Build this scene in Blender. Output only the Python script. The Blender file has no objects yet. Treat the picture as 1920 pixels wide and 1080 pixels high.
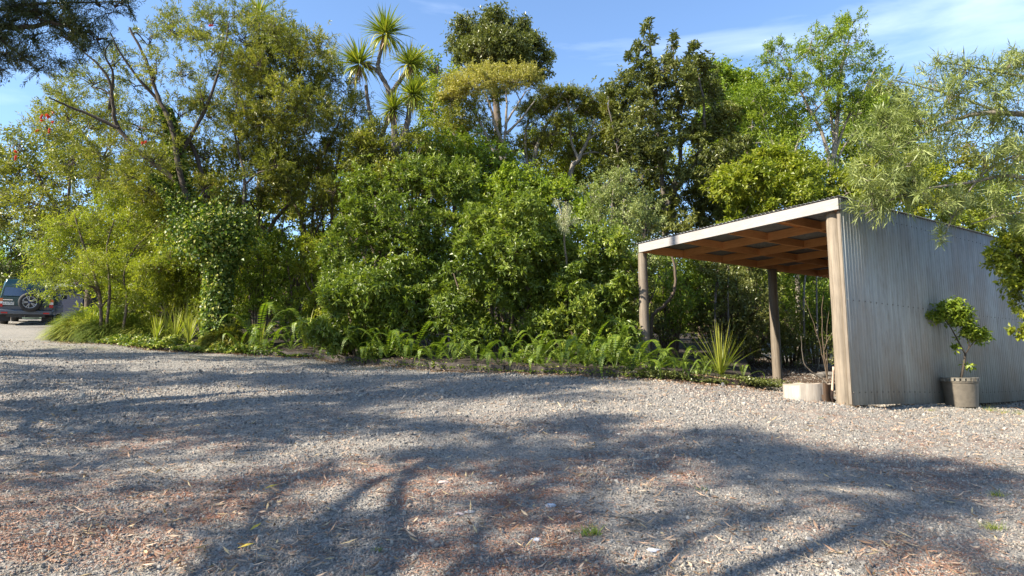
import bpy, math, random
import numpy as np
from mathutils import Vector, Matrix

rng = np.random.default_rng(11)
random.seed(5)
SC = bpy.context.scene
COL = SC.collection
R = math.radians

# ------------------------------------------------------------------ camera, sky, sun, exposure
FPX = 1190.0
PITCH = math.atan(150 / FPX)
CAMZ = 1.5
cam_d = bpy.data.cameras.new('camera')
cam_d.sensor_width = 36; cam_d.lens = 36 * FPX / 1920
cam_d.clip_start = 0.05; cam_d.clip_end = 900
cam = bpy.data.objects.new('camera', cam_d); COL.objects.link(cam)
cam.location = (0, 0, CAMZ); cam.rotation_euler = (R(90) + PITCH, 0, 0)
SC.camera = cam

ELEV = R(37)
SUNH = np.array([-0.904, -0.427]); SUNH /= np.linalg.norm(SUNH)
SUN = np.array([SUNH[0] * math.cos(ELEV), SUNH[1] * math.cos(ELEV), math.sin(ELEV)])
sun_d = bpy.data.lights.new('sun', 'SUN'); sun_d.energy = 5.0; sun_d.angle = R(0.53); sun_d.color = (1.0, 0.91, 0.76)
sun = bpy.data.objects.new('sun', sun_d); COL.objects.link(sun)
sun.rotation_euler = Vector(SUN).to_track_quat('Z', 'Y').to_euler()
sun.location = (-30, -15, 40)

w = bpy.data.worlds.new('World'); SC.world = w; w.use_nodes = True
nt = w.node_tree; nt.nodes.clear()
wo = nt.nodes.new('ShaderNodeOutputWorld'); bg = nt.nodes.new('ShaderNodeBackground')
sky = nt.nodes.new('ShaderNodeTexSky'); sky.sky_type = 'NISHITA'; sky.sun_disc = False
sky.sun_elevation = ELEV; sky.sun_rotation = math.atan2(SUN[0], SUN[1])
sky.air_density = 1.0; sky.dust_density = 0.15; sky.ozone_density = 4.0; sky.altitude = 0
tc = nt.nodes.new('ShaderNodeTexCoord'); mp = nt.nodes.new('ShaderNodeMapping')
mp.inputs['Scale'].default_value = (1.0, 1.6, 4.2); mp.inputs['Rotation'].default_value = (0, R(14), R(20))
mp.inputs['Location'].default_value = (0.35, 0.1, 0.2)
cn = nt.nodes.new('ShaderNodeTexNoise'); cn.inputs['Scale'].default_value = 1.7; cn.inputs['Detail'].default_value = 7; cn.inputs['Roughness'].default_value = 0.52; cn.inputs['Distortion'].default_value = 0.5
cr = nt.nodes.new('ShaderNodeValToRGB'); cr.color_ramp.elements[0].position = 0.53; cr.color_ramp.elements[1].position = 0.95
cr.color_ramp.elements[0].color = (0, 0, 0, 1); cr.color_ramp.elements[1].color = (0.55, 0.55, 0.55, 1)
cm = nt.nodes.new('ShaderNodeMix'); cm.data_type = 'RGBA'; cm.inputs[7].default_value = (7.6, 8.2, 9.0, 1)
L = nt.links.new
L(tc.outputs['Generated'], mp.inputs['Vector']); L(mp.outputs[0], cn.inputs['Vector']); L(cn.outputs[0], cr.inputs[0])
L(cr.outputs[0], cm.inputs[0]); L(sky.outputs[0], cm.inputs[6]); L(cm.outputs[2], bg.inputs[0])
bg.inputs[1].default_value = 0.105
L(bg.outputs[0], wo.inputs[0])
SC.view_settings.view_transform = 'Standard'; SC.view_settings.look = 'None'
SC.view_settings.gamma = 1; SC.view_settings.exposure = 1.58; SC.view_settings.use_curve_mapping = False
SC.render.engine = 'CYCLES'
SC.cycles.max_bounces = 6; SC.cycles.diffuse_bounces = 3; SC.cycles.glossy_bounces = 2
SC.cycles.transmission_bounces = 4; SC.cycles.transparent_max_bounces = 4
SC.cycles.sample_clamp_indirect = 6; SC.cycles.caustics_reflective = False; SC.cycles.caustics_refractive = False

# ------------------------------------------------------------------ surveying helpers
def ray(px, py):
    u = (px - 960) / FPX; v = (540 - py) / FPX
    return np.array([u, math.cos(PITCH) - v * math.sin(PITCH), math.sin(PITCH) + v * math.cos(PITCH)])
def P(px, py, Y):
    d = ray(px, py); return np.array([0, 0, CAMZ]) + d * (Y / d[1])

_con = [(1600, 765, 9.0), (1203, 701, 12.49), (1447, 719, 14.64), (1920, 752, 12.2), (55, 609, 25.3)]
_cp = [P(*c) for c in _con] + [np.array([0, 0, 0.]), np.array([-4, 3, .46]), np.array([4, 3, .2])]
_cp = np.array(_cp)
A_ = _cp[:, :2]
BC, *_ = np.linalg.lstsq(A_, _cp[:, 2], rcond=None)
_res = _cp[:, 2] - A_ @ BC
_K = np.exp(-((_cp[:, None, :2] - _cp[None, :, :2]) ** 2).sum(-1) / (2 * 3.6 ** 2))
_W = np.linalg.solve(_K + 0.02 * np.eye(len(_cp)), _res)
def g(x, y):
    x = np.asarray(x, float); y = np.asarray(y, float)
    ye = np.where(y < 30, np.maximum(y, -12), 30 + (y - 30) * 0.12)
    ye = np.where(y > 120, 40.8, ye)
    xe = np.clip(x, -30, 22)
    hill = np.clip((y - 36) / 22, 0, 1); hill = 7 * hill * hill * (3 - 2 * hill)
    z = BC[0] * xe + BC[1] * ye + hill
    for (cx, cy, _), wt in zip(_cp, _W):
        z = z + wt * np.exp(-((x - cx) ** 2 + (y - cy) ** 2) / (2 * 3.6 ** 2))
    return z
def G(px, py):
    d = ray(px, py)
    t = np.linspace(1.5, 70, 8000); pts = np.array([0, 0, CAMZ]) + t[:, None] * d
    below = pts[:, 2] < g(pts[:, 0], pts[:, 1])
    i = int(np.argmax(below)) if below.any() else len(t) - 1
    return pts[i]
def GX(px, Y, dz=0.0):
    """point on the ground in picture column px at distance Y"""
    x = (px - 960) / FPX * Y * 1.008
    return np.array([x, Y, float(g(x, Y)) + dz])

def nrm(a):
    return a / np.maximum(np.linalg.norm(a, axis=-1, keepdims=True), 1e-9)

# ------------------------------------------------------------------ mesh collector
class Geo:
    def __init__(s):
        s.V = []; s.Q = []; s.T = []; s.A = []; s.n = 0
    def add(s, V, Q=None, T=None, tint=None):
        V = np.asarray(V, float).reshape(-1, 3)
        if Q is not None and len(Q): s.Q.append(np.asarray(Q, int).reshape(-1, 4) + s.n)
        if T is not None and len(T): s.T.append(np.asarray(T, int).reshape(-1, 3) + s.n)
        s.V.append(V); s.A.append(np.full(len(V), .5) if tint is None else np.asarray(tint, float).reshape(-1))
        s.n += len(V); return s
    def box(s, c, ux, uy, uz, a, b, h, tint=None):
        """box with centre c, unit axes and half sizes a, b, h"""
        c, ux, uy, uz = [np.asarray(q, float) for q in (c, ux, uy, uz)]
        V = [c + ux * a * i + uy * b * j + uz * h * k for i in (-1, 1) for j in (-1, 1) for k in (-1, 1)]
        return s.add(V, [(0, 1, 3, 2), (4, 6, 7, 5), (0, 4, 5, 1), (2, 3, 7, 6), (0, 2, 6, 4), (1, 5, 7, 3)], tint=None if tint is None else np.full(8, tint))
    def tube(s, pts, rad, k=8, cap=True):
        pts = np.asarray(pts, float); rad = np.broadcast_to(np.asarray(rad, float), (len(pts),))
        s.tubes(pts[None], rad[None], k)
        if cap:
            m = len(pts)
            a = s.n - m * k
            for off, p in ((a, pts[0]), (a + (m - 1) * k, pts[-1])):
                s.V.append(p[None]); s.A.append(np.array([.5])); c = s.n; s.n += 1
                s.T.append(np.array([[off + i, off + (i + 1) % k, c] for i in range(k)]))
        return s
    def tubes(s, Pn, Rn, k=3, tint=None):
        n, m, _ = Pn.shape
        T = nrm(np.gradient(Pn, axis=1))
        ref = np.where(np.abs(T.mean(1)[:, 2:3]) > .8, np.array([[1., 0, 0]]), np.array([[0, 0, 1.]]))[:, None, :]
        N1 = nrm(np.cross(T, np.broadcast_to(ref, T.shape))); N2 = np.cross(T, N1)
        a = np.arange(k) * 2 * math.pi / k
        V = Pn[:, :, None, :] + Rn[:, :, None, None] * (N1[:, :, None, :] * np.cos(a)[None, None, :, None] + N2[:, :, None, :] * np.sin(a)[None, None, :, None])
        idx = np.arange(n * m * k).reshape(n, m, k)
        nx = np.roll(idx, -1, axis=2)
        Q = np.stack([idx[:, :-1], nx[:, :-1], nx[:, 1:], idx[:, 1:]], -1).reshape(-1, 4)
        return s.add(V.reshape(-1, 3), Q, tint=None if tint is None else np.repeat(tint, m * k))
    def leaves(s, C, D, N, Ln, Wd, tint, fold=.18, bend=.12, wide=.5):
        """kite shaped leaves: base, left, tip, right"""
        D = nrm(D); N = N - (N * D).sum(-1, keepdims=True) * D; N = nrm(N); B = np.cross(D, N)
        Ln = np.asarray(Ln)[:, None]; Wd = np.asarray(Wd)[:, None]
        mid = C + D * Ln * wide
        V = np.stack([C, mid + B * Wd / 2 + N * Wd * fold, C + D * Ln - N * Ln * bend, mid - B * Wd / 2 + N * Wd * fold], 1)
        Q = np.arange(len(C) * 4).reshape(-1, 4)
        return s.add(V.reshape(-1, 3), Q, tint=np.repeat(tint, 4))
    def mesh(s, name, mat, origin=(0, 0, 0), smooth=False):
        V = np.concatenate(s.V) - np.asarray(origin, float); A = np.concatenate(s.A)
        Q = np.concatenate(s.Q) if s.Q else np.zeros((0, 4), int); T = np.concatenate(s.T) if s.T else np.zeros((0, 3), int)
        me = bpy.data.meshes.new(name)
        me.vertices.add(len(V)); me.vertices.foreach_set('co', V.astype(np.float32).ravel())
        nl = len(Q) * 4 + len(T) * 3
        me.loops.add(nl); me.loops.foreach_set('vertex_index', np.concatenate([Q.ravel(), T.ravel()]).astype(np.int32))
        me.polygons.add(len(Q) + len(T))
        ls = np.concatenate([np.arange(len(Q)) * 4, len(Q) * 4 + np.arange(len(T)) * 3]).astype(np.int32)
        me.polygons.foreach_set('loop_start', ls)
        me.polygons.foreach_set('use_smooth', np.full(len(Q) + len(T), smooth))
        at = me.attributes.new('tint', 'FLOAT', 'POINT'); at.data.foreach_set('value', A.astype(np.float32))
        me.update(calc_edges=True)
        for m in (mat if isinstance(mat, (list, tuple)) else [mat]): me.materials.append(m)
        return me
    def build(s, name, mat, parent=None, origin=(0, 0, 0), smooth=False, local=False, **props):
        o = bpy.data.objects.new(name, s.mesh(name, mat, (0, 0, 0) if local else origin, smooth)); COL.objects.link(o)
        if parent is not None: o.parent = parent
        elif tuple(np.asarray(origin, float)) != (0, 0, 0): o.location = origin
        for k_, v_ in props.items(): o[k_] = v_
        return o

def empty(name, loc, label, cat, group=None, rz=0):
    o = bpy.data.objects.new(name, None); COL.objects.link(o); o.location = loc; o.rotation_euler = (0, 0, rz)
    o.empty_display_size = .2
    o['label'] = label; o['category'] = cat
    if group: o['group'] = group
    return o
def tag(o, label, cat, group=None):
    o['label'] = label; o['category'] = cat
    if group: o['group'] = group
    return o

# ------------------------------------------------------------------ materials
def newmat(name):
    m = bpy.data.materials.new(name); m.use_nodes = True; n = m.node_tree.nodes; n.clear()
    out = n.new('ShaderNodeOutputMaterial'); p = n.new('ShaderNodeBsdfPrincipled')
    m.node_tree.links.new(p.outputs[0], out.inputs[0])
    return m, m.node_tree, p, out
def ramp(nt, stops):
    r = nt.nodes.new('ShaderNodeValToRGB'); e = r.color_ramp.elements
    while len(e) > 1: e.remove(e[-1])
    e[0].position = stops[0][0]; e[0].color = (*stops[0][1], 1)
    for p_, c in stops[1:]:
        q = e.new(p_); q.color = (*c, 1)
    return r
def noise(nt, scale, detail=4, rough=.55, vec=None, dist=0):
    n = nt.nodes.new('ShaderNodeTexNoise'); n.inputs['Scale'].default_value = scale; n.inputs['Detail'].default_value = detail
    n.inputs['Roughness'].default_value = rough; n.inputs['Distortion'].default_value = dist
    if vec is not None: nt.links.new(vec, n.inputs['Vector'])
    return n
def coords(nt, kind='Object', scale=(1, 1, 1), rot=(0, 0, 0)):
    t = nt.nodes.new('ShaderNodeTexCoord'); m = nt.nodes.new('ShaderNodeMapping')
    m.inputs['Scale'].default_value = scale; m.inputs['Rotation'].default_value = rot
    nt.links.new(t.outputs[kind], m.inputs['Vector']); return m.outputs[0]
def mixc(nt, f, a, b, mode='MIX'):
    m = nt.nodes.new('ShaderNodeMix'); m.data_type = 'RGBA'; m.blend_type = mode
    for i, v in ((0, f), (6, a), (7, b)):
        if hasattr(v, 'links') or hasattr(v, 'is_linked'): nt.links.new(v, m.inputs[i])
        else: m.inputs[i].default_value = v if i == 0 else (*v, 1)
    return m.outputs[2]
def bump(nt, h, p, strength=.4, dist=.02):
    b = nt.nodes.new('ShaderNodeBump'); b.inputs['Strength'].default_value = strength; b.inputs['Distance'].default_value = dist
    nt.links.new(h, b.inputs['Height']); nt.links.new(b.outputs[0], p.inputs['Normal'])

LG = (1.98, 1.62, 1.12)
def leafmat(name, stops, rough=.42, trans=.38, spec=.4, tgain=(1.25, 1.35, .55), LG=LG):
    m, t, p, out = newmat(name)
    a = t.nodes.new('ShaderNodeAttribute'); a.attribute_name = 'tint'
    r = ramp(t, [(p0, tuple(min(.6, q * f) for q, f in zip(c0, LG))) for p0, c0 in stops]); t.links.new(a.outputs['Fac'], r.inputs[0])
    t.links.new(r.outputs[0], p.inputs['Base Color'])
    p.inputs['Roughness'].default_value = rough; p.inputs['Specular IOR Level'].default_value = spec
    tr = t.nodes.new('ShaderNodeBsdfTranslucent')
    mc = mixc(t, 1.0, r.outputs[0], tgain, 'MULTIPLY'); t.links.new(mc, tr.inputs[0])
    mx = t.nodes.new('ShaderNodeMixShader'); mx.inputs[0].default_value = trans
    t.links.new(p.outputs[0], mx.inputs[1]); t.links.new(tr.outputs[0], mx.inputs[2]); t.links.new(mx.outputs[0], out.inputs[0])
    return m
def barkmat(name, c1, c2, scale=9, rough=.9):
    m, t, p, out = newmat(name)
    v = coords(t, 'Object', (1, 1, .22)); n = noise(t, scale * 3, 6, .65, v)
    r = ramp(t, [(.3, c1), (.62, c2)]); t.links.new(n.outputs[0], r.inputs[0]); t.links.new(r.outputs[0], p.inputs['Base Color'])
    p.inputs['Roughness'].default_value = rough; bump(t, n.outputs[0], p, .7, .02); return m
def plain(name, c, rough=.6, metal=0., spec=.5, var=0.):
    m, t, p, out = newmat(name); p.inputs['Base Color'].default_value = (*c, 1)
    p.inputs['Roughness'].default_value = rough; p.inputs['Metallic'].default_value = metal; p.inputs['Specular IOR Level'].default_value = spec
    if var:
        n = noise(t, 14, 5, .6, coords(t)); r = ramp(t, [(.3, tuple(x * (1 - var) for x in c)), (.7, tuple(min(1, x * (1 + var)) for x in c))])
        t.links.new(n.outputs[0], r.inputs[0]); t.links.new(r.outputs[0], p.inputs['Base Color'])
    return m
def woodmat(name, dark, lite, stretch=(2, 2, 26), scale=3., rough=.75, knots=True):
    m, t, p, out = newmat(name)
    v = coords(t, 'Object', stretch); n = noise(t, scale, 7, .6, v, .6)
    n2 = noise(t, 1.7, 4, .6, coords(t))
    r = ramp(t, [(.3, dark), (.7, lite)]); t.links.new(n.outputs[0], r.inputs[0])
    c = mixc(t, .45, r.outputs[0], mixc(t, n2.outputs[0], tuple(x * .55 for x in dark), tuple(min(1, x * 1.15) for x in lite)))
    t.links.new(c, p.inputs['Base Color']); p.inputs['Roughness'].default_value = rough
    bump(t, n.outputs[0], p, .35, .006); return m

M = {}
M['olive'] = leafmat('olive_leaf', [(0, (.030, .046, .012)), (.4, (.072, .098, .024)), (.8, (.135, .158, .038)), (1, (.22, .19, .07))])
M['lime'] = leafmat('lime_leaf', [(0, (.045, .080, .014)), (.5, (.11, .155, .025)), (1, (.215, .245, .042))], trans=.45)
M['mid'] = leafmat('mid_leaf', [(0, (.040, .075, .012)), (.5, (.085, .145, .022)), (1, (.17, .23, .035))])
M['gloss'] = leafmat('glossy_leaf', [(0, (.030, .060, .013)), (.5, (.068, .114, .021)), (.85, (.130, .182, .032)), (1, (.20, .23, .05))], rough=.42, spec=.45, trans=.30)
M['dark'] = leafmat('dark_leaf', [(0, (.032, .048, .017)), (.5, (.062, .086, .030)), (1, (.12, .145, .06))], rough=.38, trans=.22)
M['conifer'] = leafmat('conifer_leaf', [(0, (.014, .026, .014)), (.6, (.028, .048, .022)), (1, (.075, .085, .028))], trans=.15)
M['gold'] = leafmat('golden_leaf', [(0, (.12, .125, .04)), (.5, (.21, .205, .07)), (1, (.30, .28, .12))], trans=.3, LG=(1.62, 1.5, 1.05))
M['grey'] = leafmat('silver_leaf', [(0, (.07, .095, .045)), (.5, (.135, .17, .08)), (1, (.25, .28, .16))], rough=.45, trans=.35, tgain=(1.2, 1.25, .7), LG=(1.62, 1.52, 1.05))
M['fern'] = leafmat('fern_leaf', [(0, (.034, .07, .012)), (.5, (.065, .12, .018)), (1, (.15, .21, .03))], trans=.36, rough=.45)
M['strap'] = leafmat('strap_leaf', [(0, (.05, .085, .02)), (.5, (.11, .16, .03)), (1, (.24, .25, .06))], trans=.28, rough=.38, spec=.5)
M['grass'] = leafmat('grass_blade', [(0, (.055, .095, .025)), (.5, (.12, .17, .040)), (1, (.25, .27, .09))], trans=.4)
M['ivy'] = leafmat('ivy_leaf', [(0, (.03, .065, .015)), (.5, (.06, .11, .022)), (.8, (.14, .19, .035)), (1, (.28, .32, .16))], trans=.3)
M['red'] = leafmat('red_flower', [(0, (.45, .03, .02)), (1, (.65, .08, .04))], LG=(1, 1, 1))
M['lichen'] = leafmat('lichen', [(0, (.30, .31, .17)), (1, (.50, .50, .32))], trans=.3, rough=.8, LG=(1, 1, 1))
M['dead'] = leafmat('dead_leaf', [(0, (.17, .09, .05)), (.5, (.33, .21, .135)), (.9, (.46, .35, .25)), (1, (.50, .36, .05))], trans=.12, rough=.6, LG=(1, 1, 1))
M['needle'] = leafmat('fallen_needle', [(0, (.24, .10, .055)), (.6, (.40, .19, .11)), (1, (.50, .30, .2))], trans=.1, rough=.6, LG=(1, 1, 1))
M['bark'] = barkmat('bark_brown', (.035, .025, .017), (.13, .095, .065))
M['barkdark'] = barkmat('bark_dark', (.018, .013, .01), (.07, .052, .036))
M['barkpale'] = barkmat('bark_pale', (.08, .066, .05), (.24, .21, .17))
M['barkgrey'] = barkmat('bark_grey', (.045, .037, .03), (.13, .11, .09))
M['barkred'] = barkmat('bark_red', (.07, .03, .02), (.22, .11, .07))

# ground material -----------------------------------------------------------
def groundmat():
    m, t, p, out = newmat('gravel_ground'); Lk = t.links.new
    v = coords(t, 'Object')
    vor = t.nodes.new('ShaderNodeTexVoronoi'); vor.inputs['Scale'].default_value = 42; vor.inputs['Randomness'].default_value = 1; Lk(v, vor.inputs['Vector'])
    vor2 = t.nodes.new('ShaderNodeTexVoronoi'); vor2.inputs['Scale'].default_value = 95; Lk(v, vor2.inputs['Vector'])
    big = noise(t, .55, 5, .6, v); fine = noise(t, 60, 5, .7, v); med = noise(t, 5, 6, .65, v)
    sep = t.nodes.new('ShaderNodeSeparateColor'); Lk(vor.outputs['Color'], sep.inputs[0])
    sep2 = t.nodes.new('ShaderNodeSeparateColor'); Lk(vor2.outputs['Color'], sep2.inputs[0])
    st = ramp(t, [(0, (.10, .096, .09)), (.5, (.21, .195, .172)), (.85, (.31, .288, .255)), (1, (.46, .43, .375))]); Lk(sep.outputs[0], st.inputs[0])
    st2 = ramp(t, [(0, (.09, .087, .082)), (.6, (.225, .21, .185)), (1, (.37, .345, .30))]); Lk(sep2.outputs[0], st2.inputs[0])
    base = mixc(t, .5, st.outputs[0], st2.outputs[0])
    dust = ramp(t, [(.38, (0, 0, 0)), (.66, (1, 1, 1))]); Lk(big.outputs[0], dust.inputs[0])
    dm = t.nodes.new('ShaderNodeMath'); dm.operation = 'MULTIPLY'; dm.inputs[1].default_value = .42; Lk(dust.outputs[0], dm.inputs[0])
    base = mixc(t, dm.outputs[0], base, (.32, .288, .24))
    # needle litter, painted per vertex as where litter lies
    at = t.nodes.new('ShaderNodeAttribute'); at.attribute_name = 'litter'
    ln = t.nodes.new('ShaderNodeMath'); ln.operation = 'MULTIPLY'
    lr = ramp(t, [(.42, (0, 0, 0)), (.60, (1, 1, 1))]); Lk(med.outputs[0], lr.inputs[0]); Lk(lr.outputs[0], ln.inputs[0]); Lk(at.outputs['Fac'], ln.inputs[1])
    ncol = ramp(t, [(.3, (.13, .062, .042)), (.6, (.26, .145, .10)), (.8, (.33, .215, .155))]); Lk(fine.outputs[0], ncol.inputs[0])
    base = mixc(t, ln.outputs[0], base, ncol.outputs[0])
    ms = t.nodes.new('ShaderNodeAttribute'); ms.attribute_name = 'moss'
    mr = ramp(t, [(.35, (0, 0, 0)), (.55, (1, 1, 1))]); Lk(med.outputs[0], mr.inputs[0])
    mm = t.nodes.new('ShaderNodeMath'); mm.operation = 'MULTIPLY'; Lk(mr.outputs[0], mm.inputs[0]); Lk(ms.outputs['Fac'], mm.inputs[1])
    base = mixc(t, mm.outputs[0], base, (.10, .115, .02))
    so = t.nodes.new('ShaderNodeAttribute'); so.attribute_name = 'soil'
    scol = ramp(t, [(.3, (.035, .024, .017)), (.7, (.12, .08, .055))]); Lk(fine.outputs[0], scol.inputs[0])
    base = mixc(t, so.outputs['Fac'], base, scol.outputs[0])
    Lk(base, p.inputs['Base Color']); p.inputs['Roughness'].default_value = .92; p.inputs['Specular IOR Level'].default_value = .2
    ad = t.nodes.new('ShaderNodeMath'); ad.operation = 'ADD'; Lk(vor.outputs['Distance'], ad.inputs[0]); Lk(fine.outputs[0], ad.inputs[1])
    bump(t, ad.outputs[0], p, .9, .018)
    return m
M['ground'] = groundmat()
def soilmat():
    m, t, p, out = newmat('garden_soil'); n = noise(t, 24, 7, .7, coords(t)); r = ramp(t, [(.3, (.014, .010, .007)), (.6, (.040, .027, .018)), (.8, (.12, .08, .05))])
    t.links.new(n.outputs[0], r.inputs[0]); t.links.new(r.outputs[0], p.inputs['Base Color']); p.inputs['Roughness'].default_value = .95; bump(t, n.outputs[0], p, .9, .04); return m
M['soil'] = soilmat()

# ------------------------------------------------------------------ ground sheet
def spacing(lo, hi, fine_lo, fine_hi, step, grow=1.16):
    a = list(np.arange(fine_lo, fine_hi + step / 2, step)); s = step; x = fine_hi
    while x < hi: s *= grow; x += s; a.append(x)
    s = step; x = fine_lo
    while x > lo: s *= grow; x -= s; a.insert(0, x)
    return np.array(a)
xs = spacing(-420, 420, -11, 11, .12); ys = spacing(-260, 620, 2.5, 16, .1)
X, Y = np.meshgrid(xs, ys)
def vnoise(x, y, sc, seed):
    r = np.random.default_rng(seed); T = r.random((64, 64))
    x = x * sc; y = y * sc; xi = np.floor(x).astype(int); yi = np.floor(y).astype(int); fx = x - xi; fy = y - yi
    fx = fx * fx * (3 - 2 * fx); fy = fy * fy * (3 - 2 * fy)
    a = T[xi % 64, yi % 64]; b = T[(xi + 1) % 64, yi % 64]; c = T[xi % 64, (yi + 1) % 64]; d = T[(xi + 1) % 64, (yi + 1) % 64]
    return (a * (1 - fx) + b * fx) * (1 - fy) + (c * (1 - fx) + d * fx) * fy
def gb(x, y):
    """ground with its small bumps and tyre hollows"""
    return g(x, y) + (vnoise(x, y, .9, 1) - .5) * .07 + (vnoise(x, y, 2.7, 2) - .5) * .03 + (vnoise(x, y, 7.5, 3) - .5) * .012
Z = gb(X, Y)
gg = Geo(); ny, nx = X.shape
idx = np.arange(nx * ny).reshape(ny, nx)
gg.add(np.stack([X, Y, Z], -1).reshape(-1, 3), np.stack([idx[:-1, :-1], idx[:-1, 1:], idx[1:, 1:], idx[1:, :-1]], -1).reshape(-1, 4))
ground = gg.build('ground', M['ground'], smooth=True, kind='structure')
def litter_at(x, y):
    near = np.clip((8.5 - y) / 3.5, 0, 1) * .95
    n = .6 * vnoise(x, y * 1.6, .8, 9) + .4 * vnoise(x, y * 1.8, 2.6, 19)
    bands = np.clip((n - .46) * 7, 0, 1)
    base = near * bands
    a = G(1400, 738); base = np.maximum(base, .8 * np.exp(-((x - a[0]) ** 2 / 1.6 + (y - a[1]) ** 2 / .5)))
    b = G(1560, 775); base = np.maximum(base, .45 * np.exp(-((x - b[0]) ** 2 / 1.2 + (y - b[1]) ** 2 / .12)))
    return np.clip(base + .10 * (y < 11), 0, 1)
def setattr_pts(o, name, v):
    at = o.data.attributes.new(name, 'FLOAT', 'POINT'); at.data.foreach_set('value', v.astype(np.float32).ravel())
setattr_pts(ground, 'litter', litter_at(X, Y))

# garden edge: points along the front of the planted bed
NC = P(1600, 765, 9.0)[:2]            # near corner of the carport
UU = np.array([.846, .533]); VV = np.array([-.533, .846])
edge_px = [(112, 612), (105, 628), (120, 641), (200, 645), (300, 655), (440, 665), (580, 672), (700, 684), (820, 692), (940, 699), (1060, 704), (1200, 712), (1330, 722), (1430, 728)]
edge = np.array([G(*e)[:2] for e in edge_px])
m1 = P(1760, 765, 10.6)[:2]
mo = np.exp(-(((X - G(1850, 764)[0]) ** 2) / .9 + ((Y - G(1850, 764)[1]) ** 2) / .5)) * 1.6
e2 = np.array([G(x_, y_)[:2] for x_, y_ in [(150, 652), (700, 692), (1100, 712)]])
for c in [(160, 652), (720, 690), (470, 672)]:
    q = G(*c); mo = np.maximum(mo, .55 * np.exp(-(((X - q[0]) ** 2) / 1.3 + ((Y - q[1]) ** 2) / .1)))
setattr_pts(ground, 'moss', np.clip(mo, 0, 1))
# soil: under the carport at the back, and behind the garden edge
sl = (X - NC[0]) * UU[0] + (Y - NC[1]) * UU[1]; tl = (X - NC[0]) * VV[0] + (Y - NC[1]) * VV[1]
soil = np.clip((sl - 1.6) / .8, 0, 1) * (tl > .05) * (sl < 9) + 0.
soil = np.maximum(soil, (Y > 33) * 1.)
ex = np.interp(X, edge[3:, 0], edge[3:, 1])
soil = np.maximum(soil, ((Y > ex - .12 - .2 * vnoise(X, Y, 2.5, 5)) & (X > edge[3, 0]) & (X < edge[-1, 0])) * .9)
exl = np.interp(Y, edge[:4, 1][::-1], edge[:4, 0][::-1]); soil = np.maximum(soil, ((X > exl + .2) & (Y > edge[2, 1]) & (X < 0) & (Y < 60)) * .95)
setattr_pts(ground, 'soil', soil)

# planted bed, raised behind its timber edging
def bedz(x, y, d):
    return g(x, y) + np.minimum(.10 + d * .04, .35) + (vnoise(x, y, 1.3, 21) - .5) * .08
bd = Geo()
E = []
for i in range(2, len(edge) - 1):
    for f in np.linspace(0, 1, 7)[:-1]: E.append(edge[i] * (1 - f) + edge[i + 1] * f)
E = np.array(E); ds = np.array([.06, .35, .8, 1.5, 2.5, 4, 6, 9, 13, 18])
rows = []
for q in E:
    dirn = np.array([.5 if q[0] < -11 else .12 if q[0] < 1 else .35, 1.0]); dirn /= np.linalg.norm(dirn)
    pts = q[None] + ds[:, None] * dirn[None]
    rows.append(np.column_stack([pts, bedz(pts[:, 0], pts[:, 1], ds)]))
rows = np.array(rows); low = rows[:, 0].copy(); low[:, 2] -= .3
rows = np.concatenate([low[:, None], rows], 1)
n0, n1 = rows.shape[:2]; ii = np.arange(n0 * n1).reshape(n0, n1)
bd.add(rows.reshape(-1, 3), np.stack([ii[:-1, :-1], ii[1:, :-1], ii[1:, 1:], ii[:-1, 1:]], -1).reshape(-1, 4))
bed = bd.build('garden_bed_ground', M['soil'], smooth=True, kind='structure')
def bed_at(px, d):
    """a spot in the bed: picture column px, d metres behind its front edge"""
    exs = np.array([960 + FPX * e[0] / e[1] / 1.008 for e in edge[2:]])
    yy = np.interp(px, exs, edge[2:, 1]) + d
    p = GX(px, yy); p[2] = float(bedz(p[0], p[1], max(d, .1))) if px < 1440 else p[2]
    return p

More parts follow.
